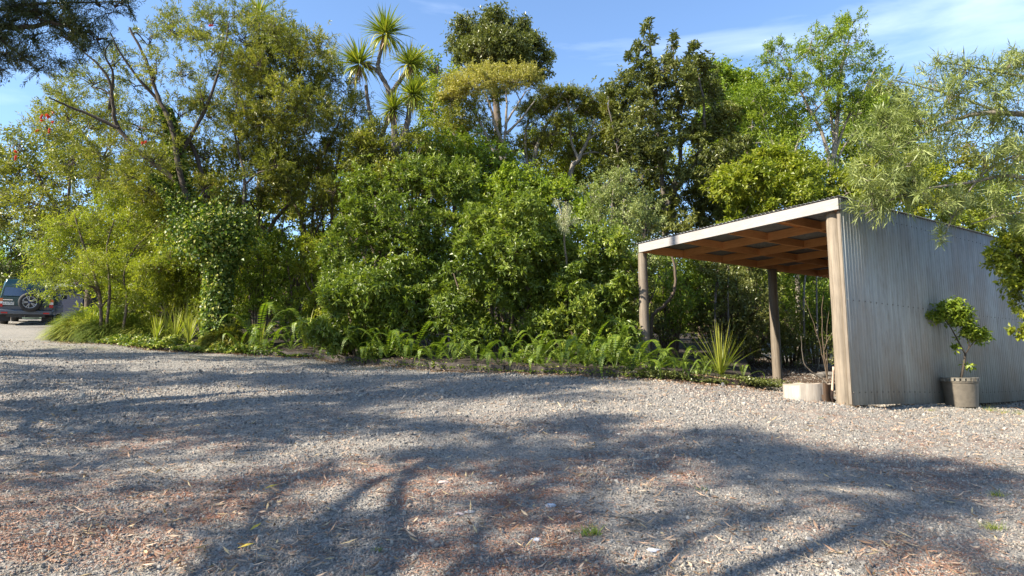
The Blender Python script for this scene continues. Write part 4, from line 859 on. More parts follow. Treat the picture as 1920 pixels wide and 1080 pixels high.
for c, r_, _ in pe: Cc.append(c + rng.normal(size=(int(4200 * r_[0] ** 2) + 4, 3)) * r_ * .5)
Cc = np.concatenate(Cc); clumps(Lf, Cc, rng.normal(size=Cc.shape) + [0, 0, .5], 'broad', .72); Lf.build('crown', M['mid'], parent=pot, origin=pg)
# ------------------------------------------------------------------ ferns, straps, grasses
def frond_mesh(L_, seed, W_=.10):
    r = np.random.default_rng(seed); ge = Geo(); m = 12; t = np.linspace(0, 1, m); arch = r.uniform(.55, .95)
    x = L_ * np.sin(t * 1.35 * arch) / 1.0; z = L_ * (.78 * np.sin(t * 2.0) - .30 * t ** 3 * 1.2) * (1.0)
    rp = np.stack([x, np.zeros(m), z], -1); ge.tubes(rp[None], np.linspace(.006, .002, m)[None], 3, tint=np.array([.3]))
    k = 30; tt = np.linspace(.12, .99, k); pos = np.stack([np.interp(tt, t, rp[:, i]) for i in range(3)], -1); tan = nrm(np.gradient(pos, axis=0))
    ln = W_ * np.sin(np.clip(tt * 1.05, 0, 1) * math.pi * .93 + .12) ** .7 * (.9 + .2 * r.random(k))
    for sgn in (1, -1):
        D = np.array([0, sgn, 0]) + tan * .25 + np.array([0, 0, -.15]); N_ = np.cross(tan, np.array([0., 1, 0])) * -1
        ge.leaves(pos, D, N_ + r.normal(size=(k, 3)) * .1, ln, np.full(k, L_ * .031), np.clip(.2 + .5 * r.random(k) + .1 * tt, 0, 1), fold=.02, bend=.1, wide=.3)
    return ge.mesh('frond', M['fern'])
FR = [frond_mesh(1.0, 60 + i, .085) for i in range(5)]
def fern(p, L_, n, label, up=.5):
    root = empty('sword_fern', p, label, 'fern', 'ferns along the garden edge'); a0 = random.random() * 6.28
    for i in range(n):
        az = a0 + i * 2.4 + random.gauss(0, .25); s_ = L_ * random.uniform(.7, 1.15)
        m4 = Matrix.Rotation(az, 4, 'Z') @ Matrix.Rotation(random.uniform(-.2, .6), 4, 'Y') @ Matrix.Rotation(random.gauss(0, .12), 4, 'X')
        child('frond', FR[random.randrange(5)], root, m4, s_)
    return root
near = [(470, 'just right of the ivy clad trunk'), (505, 'below the multi stemmed tree'), (540, 'at the left end of the timber edging')]
f_list = [  # px, d behind edge, frond length, n, where
 (490, 1.9, 1.35, 13, 'tall upright fern behind the low ferns at the foot of the many dark stems'), (545, 1.6, 1.35, 13, 'tall fern between the many dark stems and the glossy shrubs'), (590, 1.9, 1.25, 12, 'large fern half behind the lowest glossy shrub'), (455, .7, .55, 10, 'small fern beside the brown tussock'), (510, .5, .6, 11, 'low bright fern on the edge board under the dark stems'), (550, .35, .55, 10, 'low fern where the timber edging starts to show'),
 (640, .25, .6, 9, 'fern under the pale tips of the low glossy shrub'), (690, .15, .85, 12, 'fern with long fronds arching over the timber edging'), (730, .2, .85, 12, 'fern spreading low below the cabbage tree'), (770, .25, .65, 10, 'fern in the dark gap below the tall glossy shrub'), (815, .2, .65, 10, 'fern with one frond resting on the gravel'), (850, .25, .7, 10, 'fern below the left side of the broad glossy shrub'), (895, .3, .7, 11, 'fern below the middle of the broad glossy shrub'), (935, .2, .6, 10, 'fern beside the tiny white flowered weed'),
 (980, .35, .65, 10, 'fern below the right side of the broad glossy shrub'), (1020, .3, .6, 10, 'fern in the notch between two glossy shrubs'), (1050, .15, .7, 11, 'fern with pale hanging fronds over the garden edge'), (1080, .2, .7, 10, 'fern next to the pale hanging fronds'), (1115, .3, .65, 10, 'fern under the glossy shrub near the post'), (1150, .3, .75, 12, 'upright fern left of the fern hidden post'), (1180, .2, .75, 12, 'dense fern touching the fern hidden post'),
 (1215, .35, .7, 11, 'fern growing round the right of the fern hidden post'), (1250, .6, .7, 11, 'fern in the shade between post and strap leaves'), (1285, .35, .6, 10, 'fern on the creeping ground cover'), (1310, .3, .55, 10, 'bright fern at the edge of the blue green ground cover'), (1270, 1.3, .9, 12, 'tall fern at the back under the roof corner'), (1320, 1.6, .9, 12, 'fern behind the flax plant'), (1225, 1.7, .9, 12, 'shaded fern behind the fern hidden post'), (1385, .9, .5, 9, 'last small fern before the bare ground under the roof'), (1010, 1.1, .8, 11, 'fern deep in the glossy shrubs'), (1100, 1.2, .85, 12, 'upright brownish fern behind the edge near the post'), (760, .9, .8, 11, 'fern deep under the tall glossy shrub')]
for px, d, L_, n, lb in f_list:
    L_ = L_ * (.72 if px > 1200 else 1.); p = bed_at(px, d * random.choice((.35, .6, 1.1))); p[2] += .02; fern(p, L_ * random.uniform(.8, 1.45), n - random.randrange(4), lb if 'fern' in lb else lb + ' fern')

def strap_clump(name, p, L_, n, label, group, mat='strap', W_=.03, spreadr=.9, droops=(.1, .4, .8, 1.2)):
    key = (mat, L_, W_); ms = [strap_mesh(L_, W_, d, 200 + i, mat=mat) for i, d in enumerate(droops)]
    root = empty(name, p, label, 'plant', group)
    for i in range(n):
        el = abs(random.gauss(0, spreadr * .5)); az = i * 2.4 + random.gauss(0, .3); D = Vector((math.sin(el) * math.cos(az), math.sin(el) * math.sin(az), math.cos(el)))
        side = Vector((math.cos(az), math.sin(az), 0)); k = min(len(ms) - 1, int(el / spreadr * len(ms) * .9))
        m4 = Matrix.Translation(side * .03 * random.random()) @ orient(D, (-side.x, -side.y, .2)); child('leaf', ms[k], root, m4, random.uniform(.65, 1.1))
    return root
strap_clump('flax_plant', bed_at(1345, 1.0), 1.0, 74, 'spiky flax plant with stiff upright leaves under the carport eave', None, W_=.019, spreadr=1.2, droops=(.02, .08, .2, .5))
for px, d, L_, n, lb in ((360, .6, .85, 36, 'bright strap leaved clump left of the ivy clad trunk'), (385, .9, 1.1, 38, 'tall sunlit strap leaved clump against the ivy clad trunk'), (335, 1.0, 1.0, 34, 'sunlit strap leaved clump behind the low green cover'), (300, .6, .75, 32, 'low bright strap leaved clump beside the weeping grass mound'), (275, 1.4, .6, 22, 'strap leaved clump in the middle of the grass mound'), (440, .8, .95, 34, 'sunlit strap leaved clump just right of the ivy clad trunk'), (415, .8, .5, 18, 'short strap leaved clump at the foot of the ivy clad trunk'), (470, 1.2, .8, 26, 'strap leaved clump behind the brown tussock'), (318, 1.6, 1.1, 34, 'taller strap leaved clump at the back below the feathery tree'), (355, 1.7, 1.2, 34, 'tallest bright strap leaved clump left of the ivy clad trunk'), (250, 1.6, .9, 26, 'strap leaved clump behind the weeping grass mounds'), (495, .8, .7, 24, 'strap leaved clump at the start of the timber edging')):
    strap_clump('strap_leaved_plant', bed_at(px, d), L_, n, lb, 'strap leaved clumps round the ivy clad trunk', mat='grass', W_=.03)
for px, d, lb in ((620, 1.3, 'pale arching strap leaf plant beside the low glossy shrub'), (578, .9, 'pale arching strap leaf plant below the tall ferns')):
    strap_clump('arching_strap_plant', bed_at(px, d), 1.1, 16, lb, 'arching strap plants', mat='strap', W_=.035, spreadr=1.0)

def tussock(p, rx, ry, h, n, label, mat='grass', name='grass_mound', grp=None, lean=(-.2, -.6)):
    ge = Geo(); a = rng.random(n) * 6.283; r_ = np.sqrt(rng.random(n)); x = np.cos(a) * r_ * rx; y = np.sin(a) * r_ * ry
    hh = h * np.sqrt(np.clip(1 - r_ ** 2, .03, 1)) * (.45 + .95 * vnoise(x * 4 + 50, y * 4 + 50, 1., 8)) + .12 * h * rng.random(n); base = np.stack([x, y, hh * .55 + (g(p[0] + x, p[1] + y) - g(p[0], p[1]))], -1)
    D = np.stack([np.cos(a) * (.3 + r_) + lean[0], np.sin(a) * (.3 + r_) + lean[1], .9 - r_ * .5 + 0 * x], -1) + rng.normal(size=(n, 3)) * .5
    ln = h * (.35 + .55 * rng.random(n)); D = nrm(D)
    c = base + D * (ln * .6)[:, None]; e = base + D * ln[:, None] + np.array([0, 0, -1]) * (ln * .45)[:, None]
    pts = quad_curve(base, c, e, 4); Bv = nrm(np.cross(D, np.array([0, 0, 1.]))) * .0075 * (1 + rng.random((n, 1)))
    wv = np.array([1, .9, .6, .05])[None, :, None]
    V = np.stack([pts - Bv[:, None] * wv, pts + Bv[:, None] * wv], 2).reshape(n, 8, 3)
    Q = (np.arange(n)[:, None, None] * 8 + np.array([[0, 1, 3, 2], [2, 3, 5, 4], [4, 5, 7, 6]])[None]).reshape(-1, 4)
    ge.add(V.reshape(-1, 3), Q, tint=np.repeat(np.clip(rng.random(n) * .8 + .1 * rng.normal(), 0, 1), 8))
    # a mound of leaf litter fills its heart
    aa = np.linspace(0, 2 * math.pi, 20, endpoint=False)
    dome = [[math.cos(q) * rx * .9 * f, math.sin(q) * ry * .9 * f, h * .5 * math.sqrt(1 - f * f) + float(g(p[0] + math.cos(q) * rx * f, p[1] + math.sin(q) * ry * f) - g(p[0], p[1]))] for f in (1., .75, .45, .1) for q in aa]
    i2 = np.arange(80).reshape(4, 20); nx2 = np.roll(i2, -1, 1)
    o = ge.build(name, M[mat], origin=p, local=True); tag(o, label, 'grass', grp)
    g2 = Geo(); g2.add(dome, np.stack([i2[:-1], nx2[:-1], nx2[1:], i2[1:]], -1), tint=np.full(80, .1)); g2.build('matted_core', M['soil'], parent=o, smooth=True)
    return o
tussock(GX(172, 18.6), .7, .7, .80, 4600, 'weeping fine leaved grass mound at the driveway corner behind the car', grp='weeping grass mounds')
tussock(GX(228, 18.4), .85, .8, .85, 4600, 'tall weeping grass mound under the feathery tree', grp='weeping grass mounds')
tussock(GX(190, 19.4), .95, .7, 1.0, 4600, 'weeping grass mound at the back against the feathery tree stems', grp='weeping grass mounds')
tussock(GX(275, 18.2), .6, .6, .75, 3600, 'weeping grass mound next to the strap leaved clumps', grp='weeping grass mounds')
tussock(bed_at(430, .55), .42, .35, .5, 5000, 'brownish fine tussock in front of the ivy clad trunk', mat='olive', name='brown_tussock', lean=(0, -.2))

# low variegated cover over the edge, creeping cover by the carport
def cover(name, pts, n, sc, mat, label, h=.22, w_=.5, tb=(0, 1), ragged=.42):
    ge = Geo(); pts = np.array(pts); t = rng.random(n) * (len(pts) - 1); i = t.astype(int); f = (t - i)[:, None]
    c = pts[i] * (1 - f) + pts[np.minimum(i + 1, len(pts) - 1)] * f
    x = c[:, 0] + rng.normal(size=n) * w_ * .3; y = c[:, 1] + (rng.random(n) - .35) * w_
    hz = vnoise(x, y, 3.2, 14); z = g(x, y) + .04 + h * hz * rng.random(n) ** .6
    kp = vnoise(x, y, 2.1, 15) + .3 * rng.random(n) > ragged; C = np.stack([x, y, z], -1)[kp]; n = len(C); D = rng.normal(size=(n, 3)) * [1, 1, .4] + [0, -.4, .1]
    ge.leaves(C, D, rng.normal(size=(n, 3)) * .5 + [0, -.3, 1.], sc * (.7 + .6 * rng.random(n)), sc * .75 * (.7 + .6 * rng.random(n)), np.clip(tb[0] + (tb[1] - tb[0]) * rng.random(n) ** 1.1, 0, 1), wide=.45)
    o = ge.build(name, M[mat], kind='stuff'); o['label'] = label; return o
ep = lambda a, b, d, k=14: [bed_at(q, d)[:2] for q in np.linspace(a, b, k)]
cover('ground_cover', ep(205, 470, .12), 16000, .062, 'ivy', 'pale edged leafy ground cover spilling over the garden edge', .34, .75, (.15, 1))
cover('trailing_cover', ep(440, 600, .08), 5000, .05, 'ivy', 'trailing green cover over the dark edging board', .15, .35, (0, .8))
cover('creeping_cover', ep(1190, 1430, .35), 20000, .040, 'dark', 'dense low blue green creeping cover beside the carport', .16, 1.1, (0, .7))
cover('edge_weeds', ep(600, 1200, .0), 2600, .04, 'mid', 'small green weeds along the foot of the edging', .10, .3)
# leaf litter in the bed and along its foot
lt = Geo(); n = 5000; q = rng.integers(0, len(E), n); side = rng.normal(size=n) * .22 - .05
x = E[q, 0] + rng.normal(size=n) * .2; y = E[q, 1] + side; z = gb(x, y) + .012 + .1 * (side > .06)
lt.leaves(np.stack([x, y, z], -1), rng.normal(size=(n, 3)) * [1, 1, .2], rng.normal(size=(n, 3)) * .35 + [0, 0, 1], .03 + .05 * rng.random(n), .012 + .018 * rng.random(n), rng.random(n) ** 1.4 * .95)
lt.build('leaf_litter', M['dead'], kind='stuff')['label'] = 'fallen brown leaves gathered along the garden edge'

# timber edging -------------------------------------------------------
M['edging'] = woodmat('dark_damp_timber', (.02, .015, .012), (.07, .052, .04), stretch=(3, 3, 3), scale=5)
e0 = bed_at(330, 0); edging = empty('timber_edging', e0, 'low dark timber boards holding the front edge of the planted bed', 'edging')
seg = [(318, 400), (402, 486), (488, 580), (582, 690), (692, 815), (818, 945), (948, 1080), (1083, 1190)]
for a, b in seg:
    pa = bed_at(a, 0); pb_ = bed_at(b, 0); pa[2] = float(g(*pa[:2])); pb_[2] = float(g(*pb_[:2])); ax = (pb_ - pa); ln = np.linalg.norm(ax); ax /= ln
    side = np.array([-ax[1], ax[0], 0]); side /= np.linalg.norm(side); up = np.cross(ax, side); ge = Geo(); m = 12
    # an uneven sleeper: its top edge wavers
    V = []
    for i in range(m):
        c = pa + ax * ln * i / (m - 1); j = .012 * math.sin(i * 1.7 + a) + random.gauss(0, .004)
        for sx, sz in ((-1, -1), (1, -1), (1, 1), (-.75, 1.08)): V.append(c + side * (sx * .035 + j) + up * (sz * .07 + .06 + (j if sz > 0 else 0)))
    i2 = np.arange(m * 4).reshape(m, 4); nx2 = np.roll(i2, -1, 1)
    ge.add(V, list(np.stack([i2[:-1], nx2[:-1], nx2[1:], i2[1:]], -1).reshape(-1, 4)) + [(3, 2, 1, 0), tuple(i2[-1])]); ge.build('board', M['edging'], parent=edging, origin=e0)
# pale rock at the bend
def rock(name, p, sx, sy, sz, label, mat, seed):
    r = np.random.default_rng(seed); ge = Geo(); m, k = 9, 16; V = []
    for i in range(m):
        th = math.pi * i / (m - 1)
        for j in range(k):
            ph = 2 * math.pi * j / k; d = 1 + .16 * math.sin(3 * ph + seed) * math.sin(th) + .10 * r.normal() * (0 < i < m - 1)
            V.append((sx * math.sin(th) * math.cos(ph) * d, sy * math.sin(th) * math.sin(ph) * d, sz * math.cos(th) * d + sz * .4))
    i2 = np.arange(m * k).reshape(m, k); nx2 = np.roll(i2, -1, 1); ge.add(V, np.stack([i2[:-1], i2[1:], nx2[1:], nx2[:-1]], -1).reshape(-1, 4))
    return tag(ge.build(name, mat, origin=p, local=True), label, 'rock')
M['rock'] = plain('pale_rock', (.42, .38, .33), .85, var=.35); M['rockdark'] = plain('dark_rock', (.12, .11, .10), .9, var=.4)
q = G(185, 644); rock('kerb_rock', (q[0], q[1], float(gb(q[0], q[1]))), .27, .14, .10, 'pale flat rock at the front of the weeping grass mounds', M['rock'], 3)
q = GX(1545, 16.5); rock('bank_rock', (q[0], q[1], float(g(q[0], q[1]))), .30, .2, .12, 'dark rock on the shaded bank beside the sunlit post', M['rockdark'], 5)
q = P(1550, 690, 17.); 
# bare stems under the carport, curved trunk, lichen branch
def stems(name, base, paths, label, cat, mat, group=None):
    root = empty(name, base, label, cat, group)
    for pts, r0, r1 in paths:
        ge = Geo(); pa = curve_path(pts, wob=.006); ge.tube(pa, np.linspace(r0, r1, len(pa)), 7); ge.build('stem', M[mat], parent=root, origin=base, smooth=True)
    return root
Yb = 15.8; b0 = GX(1541, Yb)
stems('bare_sapling', b0, [([b0, P(1538, 650, Yb), P(1524, 600, Yb), P(1508, 560, Yb)], .012, .005), ([b0, P(1543, 640, Yb), P(1541, 590, Yb), P(1545, 540, Yb)], .015, .006), ([b0, P(1550, 640, Yb), P(1553, 590, Yb), P(1562, 550, Yb)], .010, .004), ([b0, P(1545, 660, Yb), P(1562, 620, Yb), P(1572, 600, Yb)], .012, .005)], 'bare sapling with several pale stems under the carport roof', 'sapling', 'bark')
b1 = GX(1526, 15.4); stems('fallen_branch', b1, [([b1 + [.15, 0, .03], P(1512, 688, 15.4), P(1504, 660, 15.4), P(1502, 630, 15.4)], .018, .006)], 'grey curved branch lying on the bank under the carport', 'branch', 'barkgrey')
Yt = 14.6; b2_ = GX(1216, Yt); stems('curved_trunk', b2_, [([b2_, P(1222, 600, Yt), P(1244, 574, Yt), P(1262, 550, Yt), P(1266, 515, Yt), P(1258, 470, Yt)], .045, .028)], 'thin curved bare trunk right of the fern hidden post', 'tree', 'bark')
Yl = 13.1; b3_ = GX(1066, Yl + .6)
lb_ = stems('lichen_branch', b3_, [([b3_, P(1066, 560, Yl + .4), P(1060, 470, Yl), P(1056, 420, Yl - .3), P(1048, 385, Yl - .3), P(1040, 372, Yl - .3)], .03, .008), ([P(1058, 440, Yl - .3), P(1066, 425, Yl - .35), P(1082, 408, Yl - .3)], .012, .005), ([P(1056, 430, Yl - .3), P(1062, 405, Yl - .4), P(1064, 386, Yl - .4)], .012, .006)], 'bare branch shaggy with pale hanging lichen above the glossy shrubs', 'branch', 'barkpale')
ge = Geo(); C = []
for px, py, n, sp in ((1062, 392, 260, 6), (1058, 402, 200, 7), (1066, 412, 160, 5), (1055, 420, 140, 6), (1078, 410, 70, 4), (1042, 378, 60, 4), (1060, 430, 120, 4), (1048, 408, 60, 5)):
    s_ = sp * Yl / FPX; C.append(P(px, py, Yl - .35) + rng.normal(size=(n, 3)) * s_ * .8)
C = np.concatenate(C); ge.leaves(C, rng.normal(size=C.shape) * .5 + [0, 0, -.9], rng.normal(size=C.shape), .06 + .05 * rng.random(len(C)), np.full(len(C), .010), rng.random(len(C))); ge.build('lichen', M['lichen'], parent=lb_, origin=b3_, kind='stuff')
for Yq_, col_, lst in ((17.2, 'lichen', [(988, 370, 40), (984, 378, 30), (870, 330, 20)]),):
    pass

# ------------------------------------------------------------------ car, things behind it
def car():
    D0 = 25.0; cx, cy = P(48, 600, D0)[:2]; head = R(31)    # nose turned away from us to the left
    fw = np.array([-math.sin(head), math.cos(head), 0]); rt = np.array([math.cos(head), math.sin(head), 0])
    zg = float(g(cx, cy)); z2 = float(g(cx + fw[0] * 2.6, cy + fw[1] * 2.6)); f3 = fw * 2.6 + [0, 0, (z2 - zg) * .9]; f3 /= np.linalg.norm(f3)
    zr = float(g(cx + rt[0] * .8, cy + rt[1] * .8)) - float(g(cx - rt[0] * .8, cy - rt[1] * .8)); r3 = rt * 1.6 + [0, 0, zr * .6]; r3 -= f3 * (r3 @ f3); r3 /= np.linalg.norm(r3); u3 = np.cross(r3, f3)
    root = empty('parked_car', (cx, cy, zg - .02), 'dark green four wheel drive parked at the bend, spare wheel on its back', 'car')
    root.matrix_world = Matrix(((r3[0], f3[0], u3[0], cx), (r3[1], f3[1], u3[1], cy), (r3[2], f3[2], u3[2], zg - .02), (0, 0, 0, 1)))
    def paint(name, c, rough=.28, metal=.3):
        m, t, p, out = newmat(name); p.inputs['Base Color'].default_value = (*c, 1); p.inputs['Roughness'].default_value = rough; p.inputs['Metallic'].default_value = metal; p.inputs['Coat Weight'].default_value = .5; return m
    mg = paint('dark_green_paint', (.010, .055, .065)); mb = paint('grey_blue_cladding', (.07, .088, .12), .45, .2); glass = plain('tinted_glass', (.006, .03, .13), .08, 0, .9); blk = plain('black_rubber', (.02, .02, .022), .75); trim = plain('dark_trim', (.03, .03, .033), .5)
    alloy = plain('alloy_wheel', (.36, .37, .39), .4, .6); rl = plain('red_lamp', (.45, .015, .015), .25); ol = plain('orange_lamp', (.75, .17, .03), .25); wl = plain('clear_lamp', (.8, .78, .74), .2)
    def loft(name, secs, mat, **k):   # secs: (y, [(x, z) ...half outline bottom to top])
        ge = Geo(); n = len(secs[0][1]); V = []
        for y, pr in secs: V += [(x, y, z) for x, z in pr] + [(-x, y, z) for x, z in reversed(pr)]
        m_ = 2 * n; i2 = np.arange(len(secs) * m_).reshape(-1, m_); nx2 = np.roll(i2, -1, 1)
        ge.add(V, list(np.stack([i2[:-1], i2[1:], nx2[1:], nx2[:-1]], -1).reshape(-1, 4)))
        for row, fl in ((i2[0], 0), (i2[-1], 1)):
            for j in range(n - 1):
                q_ = [row[j], row[j + 1], row[m_ - 2 - j], row[m_ - 1 - j]]; ge.Q.append(np.array([q_[::-1] if fl else q_]))
        o = ge.build(name, mat, parent=root, smooth=True, **k); bv = o.modifiers.new('bevel', 'BEVEL'); bv.width = .02; bv.segments = 2; bv.limit_method = 'ANGLE'; bv.angle_limit = R(30); o.modifiers.new('n', 'WEIGHTED_NORMAL'); return o
    lo = [(.86, .42), (.90, .55), (.905, .80)]; up = [(.90, .80), (.89, 1.02), (.86, 1.12)]
    loft('lower_cladding', [(.06, [(.82, .42), (.86, .55), (.87, .79)])] + [(y, lo) for y in (.25, 1.5, 3.2)] + [(4.3, [(.85, .42), (.87, .55), (.87, .79)]), (4.5, [(.7, .45), (.74, .55), (.74, .77)])], mb)
    loft('body', [(.0, [(.84, .775), (.85, 1.0), (.83, 1.13)])] + [(y, [(.895, .805), (.885, 1.02), (.86, 1.12)]) for y in (.2, 1.5, 3.1)] + [(3.2, [(.89, .80), (.87, 1.0), (.80, 1.10)]), (4.4, [(.83, .80), (.80, .95), (.72, 1.02)])], mg)
    gh = lambda t_: [(.835, 1.11), (.72 + .0 * t_, 1.70), (.64, 1.80)]
    loft('cabin', [(.02, [(.82, 1.125), (.76, 1.45), (.70, 1.66)]), (.10, [(.83, 1.12), (.73, 1.70), (.64, 1.81)]), (1.5, [(.835, 1.12), (.735, 1.72), (.65, 1.835)]), (2.5, [(.83, 1.12), (.73, 1.70), (.63, 1.81)]), (3.2, [(.80, 1.105), (.76, 1.14), (.72, 1.16)])], mg)
    def flat(name, pts, mat, parent=None, th=.012):
        pts = np.array(pts, float); nrm_ = np.cross(pts[1] - pts[0], pts[2] - pts[0]); nrm_ /= np.linalg.norm(nrm_); n = len(pts); ge = Geo()
        V = np.concatenate([pts, pts + nrm_ * th]); ge.add(V, [(i, (i + 1) % n, n + (i + 1) % n, n + i) for i in range(n)] + ([(3, 2, 1, 0), (n, n + 1, n + 2, n + 3)] if n == 4 else []), None if n == 4 else [(n, n + i, n + i + 1) for i in range(1, n - 1)])
        return ge.build(name, mat, parent=parent or root)
    flat('rear_window', [(-.74, -.004, 1.16), (.74, -.004, 1.16), (.655, .055, 1.70), (-.655, .055, 1.70)], glass)
    for sx in (-1, 1):
        for y0_, y1_ in ((.28, 1.15), (1.22, 2.1), (2.16, 2.85)):
            a = [(.838, y0_, 1.16), (.838, y1_, 1.16), (.748, min(y1_, 2.55) - .05, 1.66), (.748, y0_ + .06, 1.66)]; pts = [(sx * x, y, z) for x, y, z in a]; flat('side_window', pts if sx > 0 else pts[::-1], glass, th=.008)
        for zz, mt, hh, nm in ((.98, ol, .055, 'indicator'), (.875, wl, .045, 'reverse_lamp'), (.765, rl, .062, 'tail_light')):
            ge = Geo(); ge.box((sx * .80, -.012, zz + .02), (1, 0, 0), (0, 1, 0), (0, 0, 1), .065, .03, hh); ge.build(nm, mt, parent=root)
        ge = Geo(); ge.box((sx * .66, -.135, .50), (1, 0, 0), (0, 1, 0), (0, 0, 1), .10, .006, .028); ge.build('reflector', rl, parent=root)
        ge = Geo(); ge.box((sx * .66, .16, .30), (1, 0, 0), (0, 1, 0), (0, 0, 1), .17, .012, .14); ge.build('mud_flap', blk, parent=root)
        ge = Geo(); ge.box((sx * 1.0, 2.75, 1.16), (1, 0, 0), (0, 1, 0), (0, 0, 1), .10, .05, .08); ge.build('wing_mirror', trim, parent=root)
    loft('rear_bumper', [(-.13, [(.80, .45), (.84, .50), (.84, .60)]), (-.05, [(.86, .43), (.885, .50), (.885, .63)]), (.10, [(.88, .43), (.90, .50), (.90, .63)])], mb)
    ge = Geo(); ge.box((0, .1, .36), (1, 0, 0), (0, 1, 0), (0, 0, 1), .42, .08, .05); ge.tube([(0, -.18, .34), (0, .1, .36)], [.02, .02], 8); ge.tube([(0, -.18, .34), (0, -.18, .40)], [.025, .025], 8); ge.build('tow_bar', trim, parent=root)
    ge = Geo(); ge.box((0, 2.0, .40), (1, 0, 0), (0, 1, 0), (0, 0, 1), .62, 2.0, .07); ge.build('chassis', trim, parent=root)
    def wheel(c, r, w_, ax, name):
        o = bpy.data.objects.new(name, None); COL.objects.link(o); o.parent = root
        c = np.array(c, float); ax = np.array(ax, float); e1 = np.array([0, 0, 1.]); e2 = np.cross(ax, e1)
        k = 32; a = np.arange(k) * 2 * math.pi / k; rg = [(.62 * r, -.42 * w_), (.70 * r, -.5 * w_), (.93 * r, -.46 * w_), (r, -.3 * w_), (r, .3 * w_), (.93 * r, .46 * w_), (.70 * r, .5 * w_), (.62 * r, .42 * w_)]
        V = np.array([[c + ax * d + (e1 * math.cos(q) + e2 * math.sin(q)) * rr for q in a] for rr, d in rg]); i2 = np.arange(len(rg) * k).reshape(-1, k); nx2 = np.roll(i2, -1, 1)
        ge = Geo(); ge.add(V.reshape(-1, 3), np.stack([i2, nx2, np.roll(nx2, -1, 0), np.roll(i2, -1, 0)], -1).reshape(-1, 4)); ge.build('tyre', blk, parent=o, smooth=True)
        ge = Geo(); f = c + ax * .40 * w_
        for q in np.arange(5) * 2 * math.pi / 5 + .3:
            d_ = e1 * math.cos(q) + e2 * math.sin(q); t_ = np.cross(ax, d_)
            for s_ in (-1, 1): ge.box(f + d_ * .36 * r + t_ * s_ * .06 * r, d_ + t_ * s_ * .22, t_ - d_ * s_ * .22, ax, .26 * r, .035 * r, .012)
        ge.tubes(np.array([[f + (e1 * math.cos(q) + e2 * math.sin(q)) * .60 * r for q in np.linspace(0, 2 * math.pi, 33)]]), np.full((1, 33), .045 * r), 6)
        ge.build('rim', alloy, parent=o)
        ge = Geo(); ge.tube([f - ax * .12, f - ax * .05], [.6 * r, .6 * r], 24); ge.build('brake_well', trim, parent=o)
        ge = Geo(); ge.tube([f - ax * .02, f + ax * .035], [.15 * r, .13 * r], 16); ge.build('hub_cap', plain('blue_hub', (.03, .05, .14), .3, .4), parent=o)
        return o
    wheel((.13, -.15, .93), .375, .24, (0, -1, 0), 'spare_wheel')
    for sx in (-1, 1):
        for y in (.75, 3.45): wheel((sx * .76, y, .36), .36, .24, (sx, 0, 0), 'wheel')
    ge = Geo(); ge.box((-.56, -.035, .86), (1, 0, 0), (0, 1, 0), (0, 0, 1), .18, .006, .058); pl_ = ge.build('number_plate', plain('plate_white', (.72, .72, .70), .4), parent=root)
    cu = bpy.data.curves.new('plate_text', 'FONT'); cu.body = 'ALX7502'; cu.size = .105; cu.extrude = .001; cu.align_x = 'CENTER'; cu.align_y = 'CENTER'; cu.materials.append(trim)
    t0_ = bpy.data.objects.new('t', cu); me_ = bpy.data.meshes.new_from_object(t0_); bpy.data.objects.remove(t0_); tx = bpy.data.objects.new('lettering', me_); COL.objects.link(tx); tx.parent = pl_; tx.location = (-.56, -.043, .86); tx.rotation_euler = (R(90), 0, 0)
    ge = Geo(); ge.box((-.60, -.03, 1.0), (1, 0, 0), (0, 1, 0), (0, 0, 1), .17, .012, .018); ge.build('door_handle', plain('chrome', (.75, .76, .78), .15, .9), parent=root)
    for sx in (-1, 1):
        ge = Geo(); ge.tubes(np.array([curve_path([(sx * .60, .3, 1.80), (sx * .60, .4, 1.875), (sx * .60, 2.2, 1.875), (sx * .60, 2.35, 1.80)], 14)]), np.full((1, 14), .016), 6); ge.build('roof_rail', trim, parent=root)
    return root
car()
Yp = 31.
def small_box(name, p, sx, sy, sz, mat, label, cat, rim=None):
    root = empty(name, p, label, cat); ge = Geo()
    for a_, b_, ha, hb in ((0, -sy, sx, .02), (0, sy, sx, .02), (-sx, 0, .02, sy - .02), (sx, 0, .02, sy - .02)): ge.box((a_, b_, sz / 2), (1, 0, 0), (0, 1, 0), (0, 0, 1), ha, hb, sz / 2)
    ge.build('side_panels', mat, parent=root); ge = Geo(); ge.box((0, 0, sz - .08), (1, 0, 0), (0, 1, 0), (0, 0, 1), sx - .025, sy - .025, .01); ge.build('soil_fill', M['soil'], parent=root); return root
q = GX(72, Yp - 1); pb2 = small_box('planter_box', q, .95, .3, .48, plain('pale_green_paint', (.20, .30, .22), .7, var=.2), 'pale green planter box seen under the car', 'planter')
ge = Geo(); n = 300; clumps(ge, np.stack([rng.uniform(-.85, .85, n), rng.uniform(-.25, .25, n), .42 + .12 * rng.random(n)], -1), rng.normal(size=(n, 3)) + [0, 0, 1], 'broad', .9); ge.build('seedlings', M['mid'], parent=pb2)
q = GX(36, Yp - 2); ge = Geo(); rt_ = empty('plant_tub', q, 'brown tapered plant tub seen under the car', 'planter'); ge.tube([(0, 0, 0), (0, 0, .4), (0, 0, .44)], [.2, .28, .29], 20); ge.build('tub', plain('brown_tub', (.12, .085, .05), .7), parent=rt_)
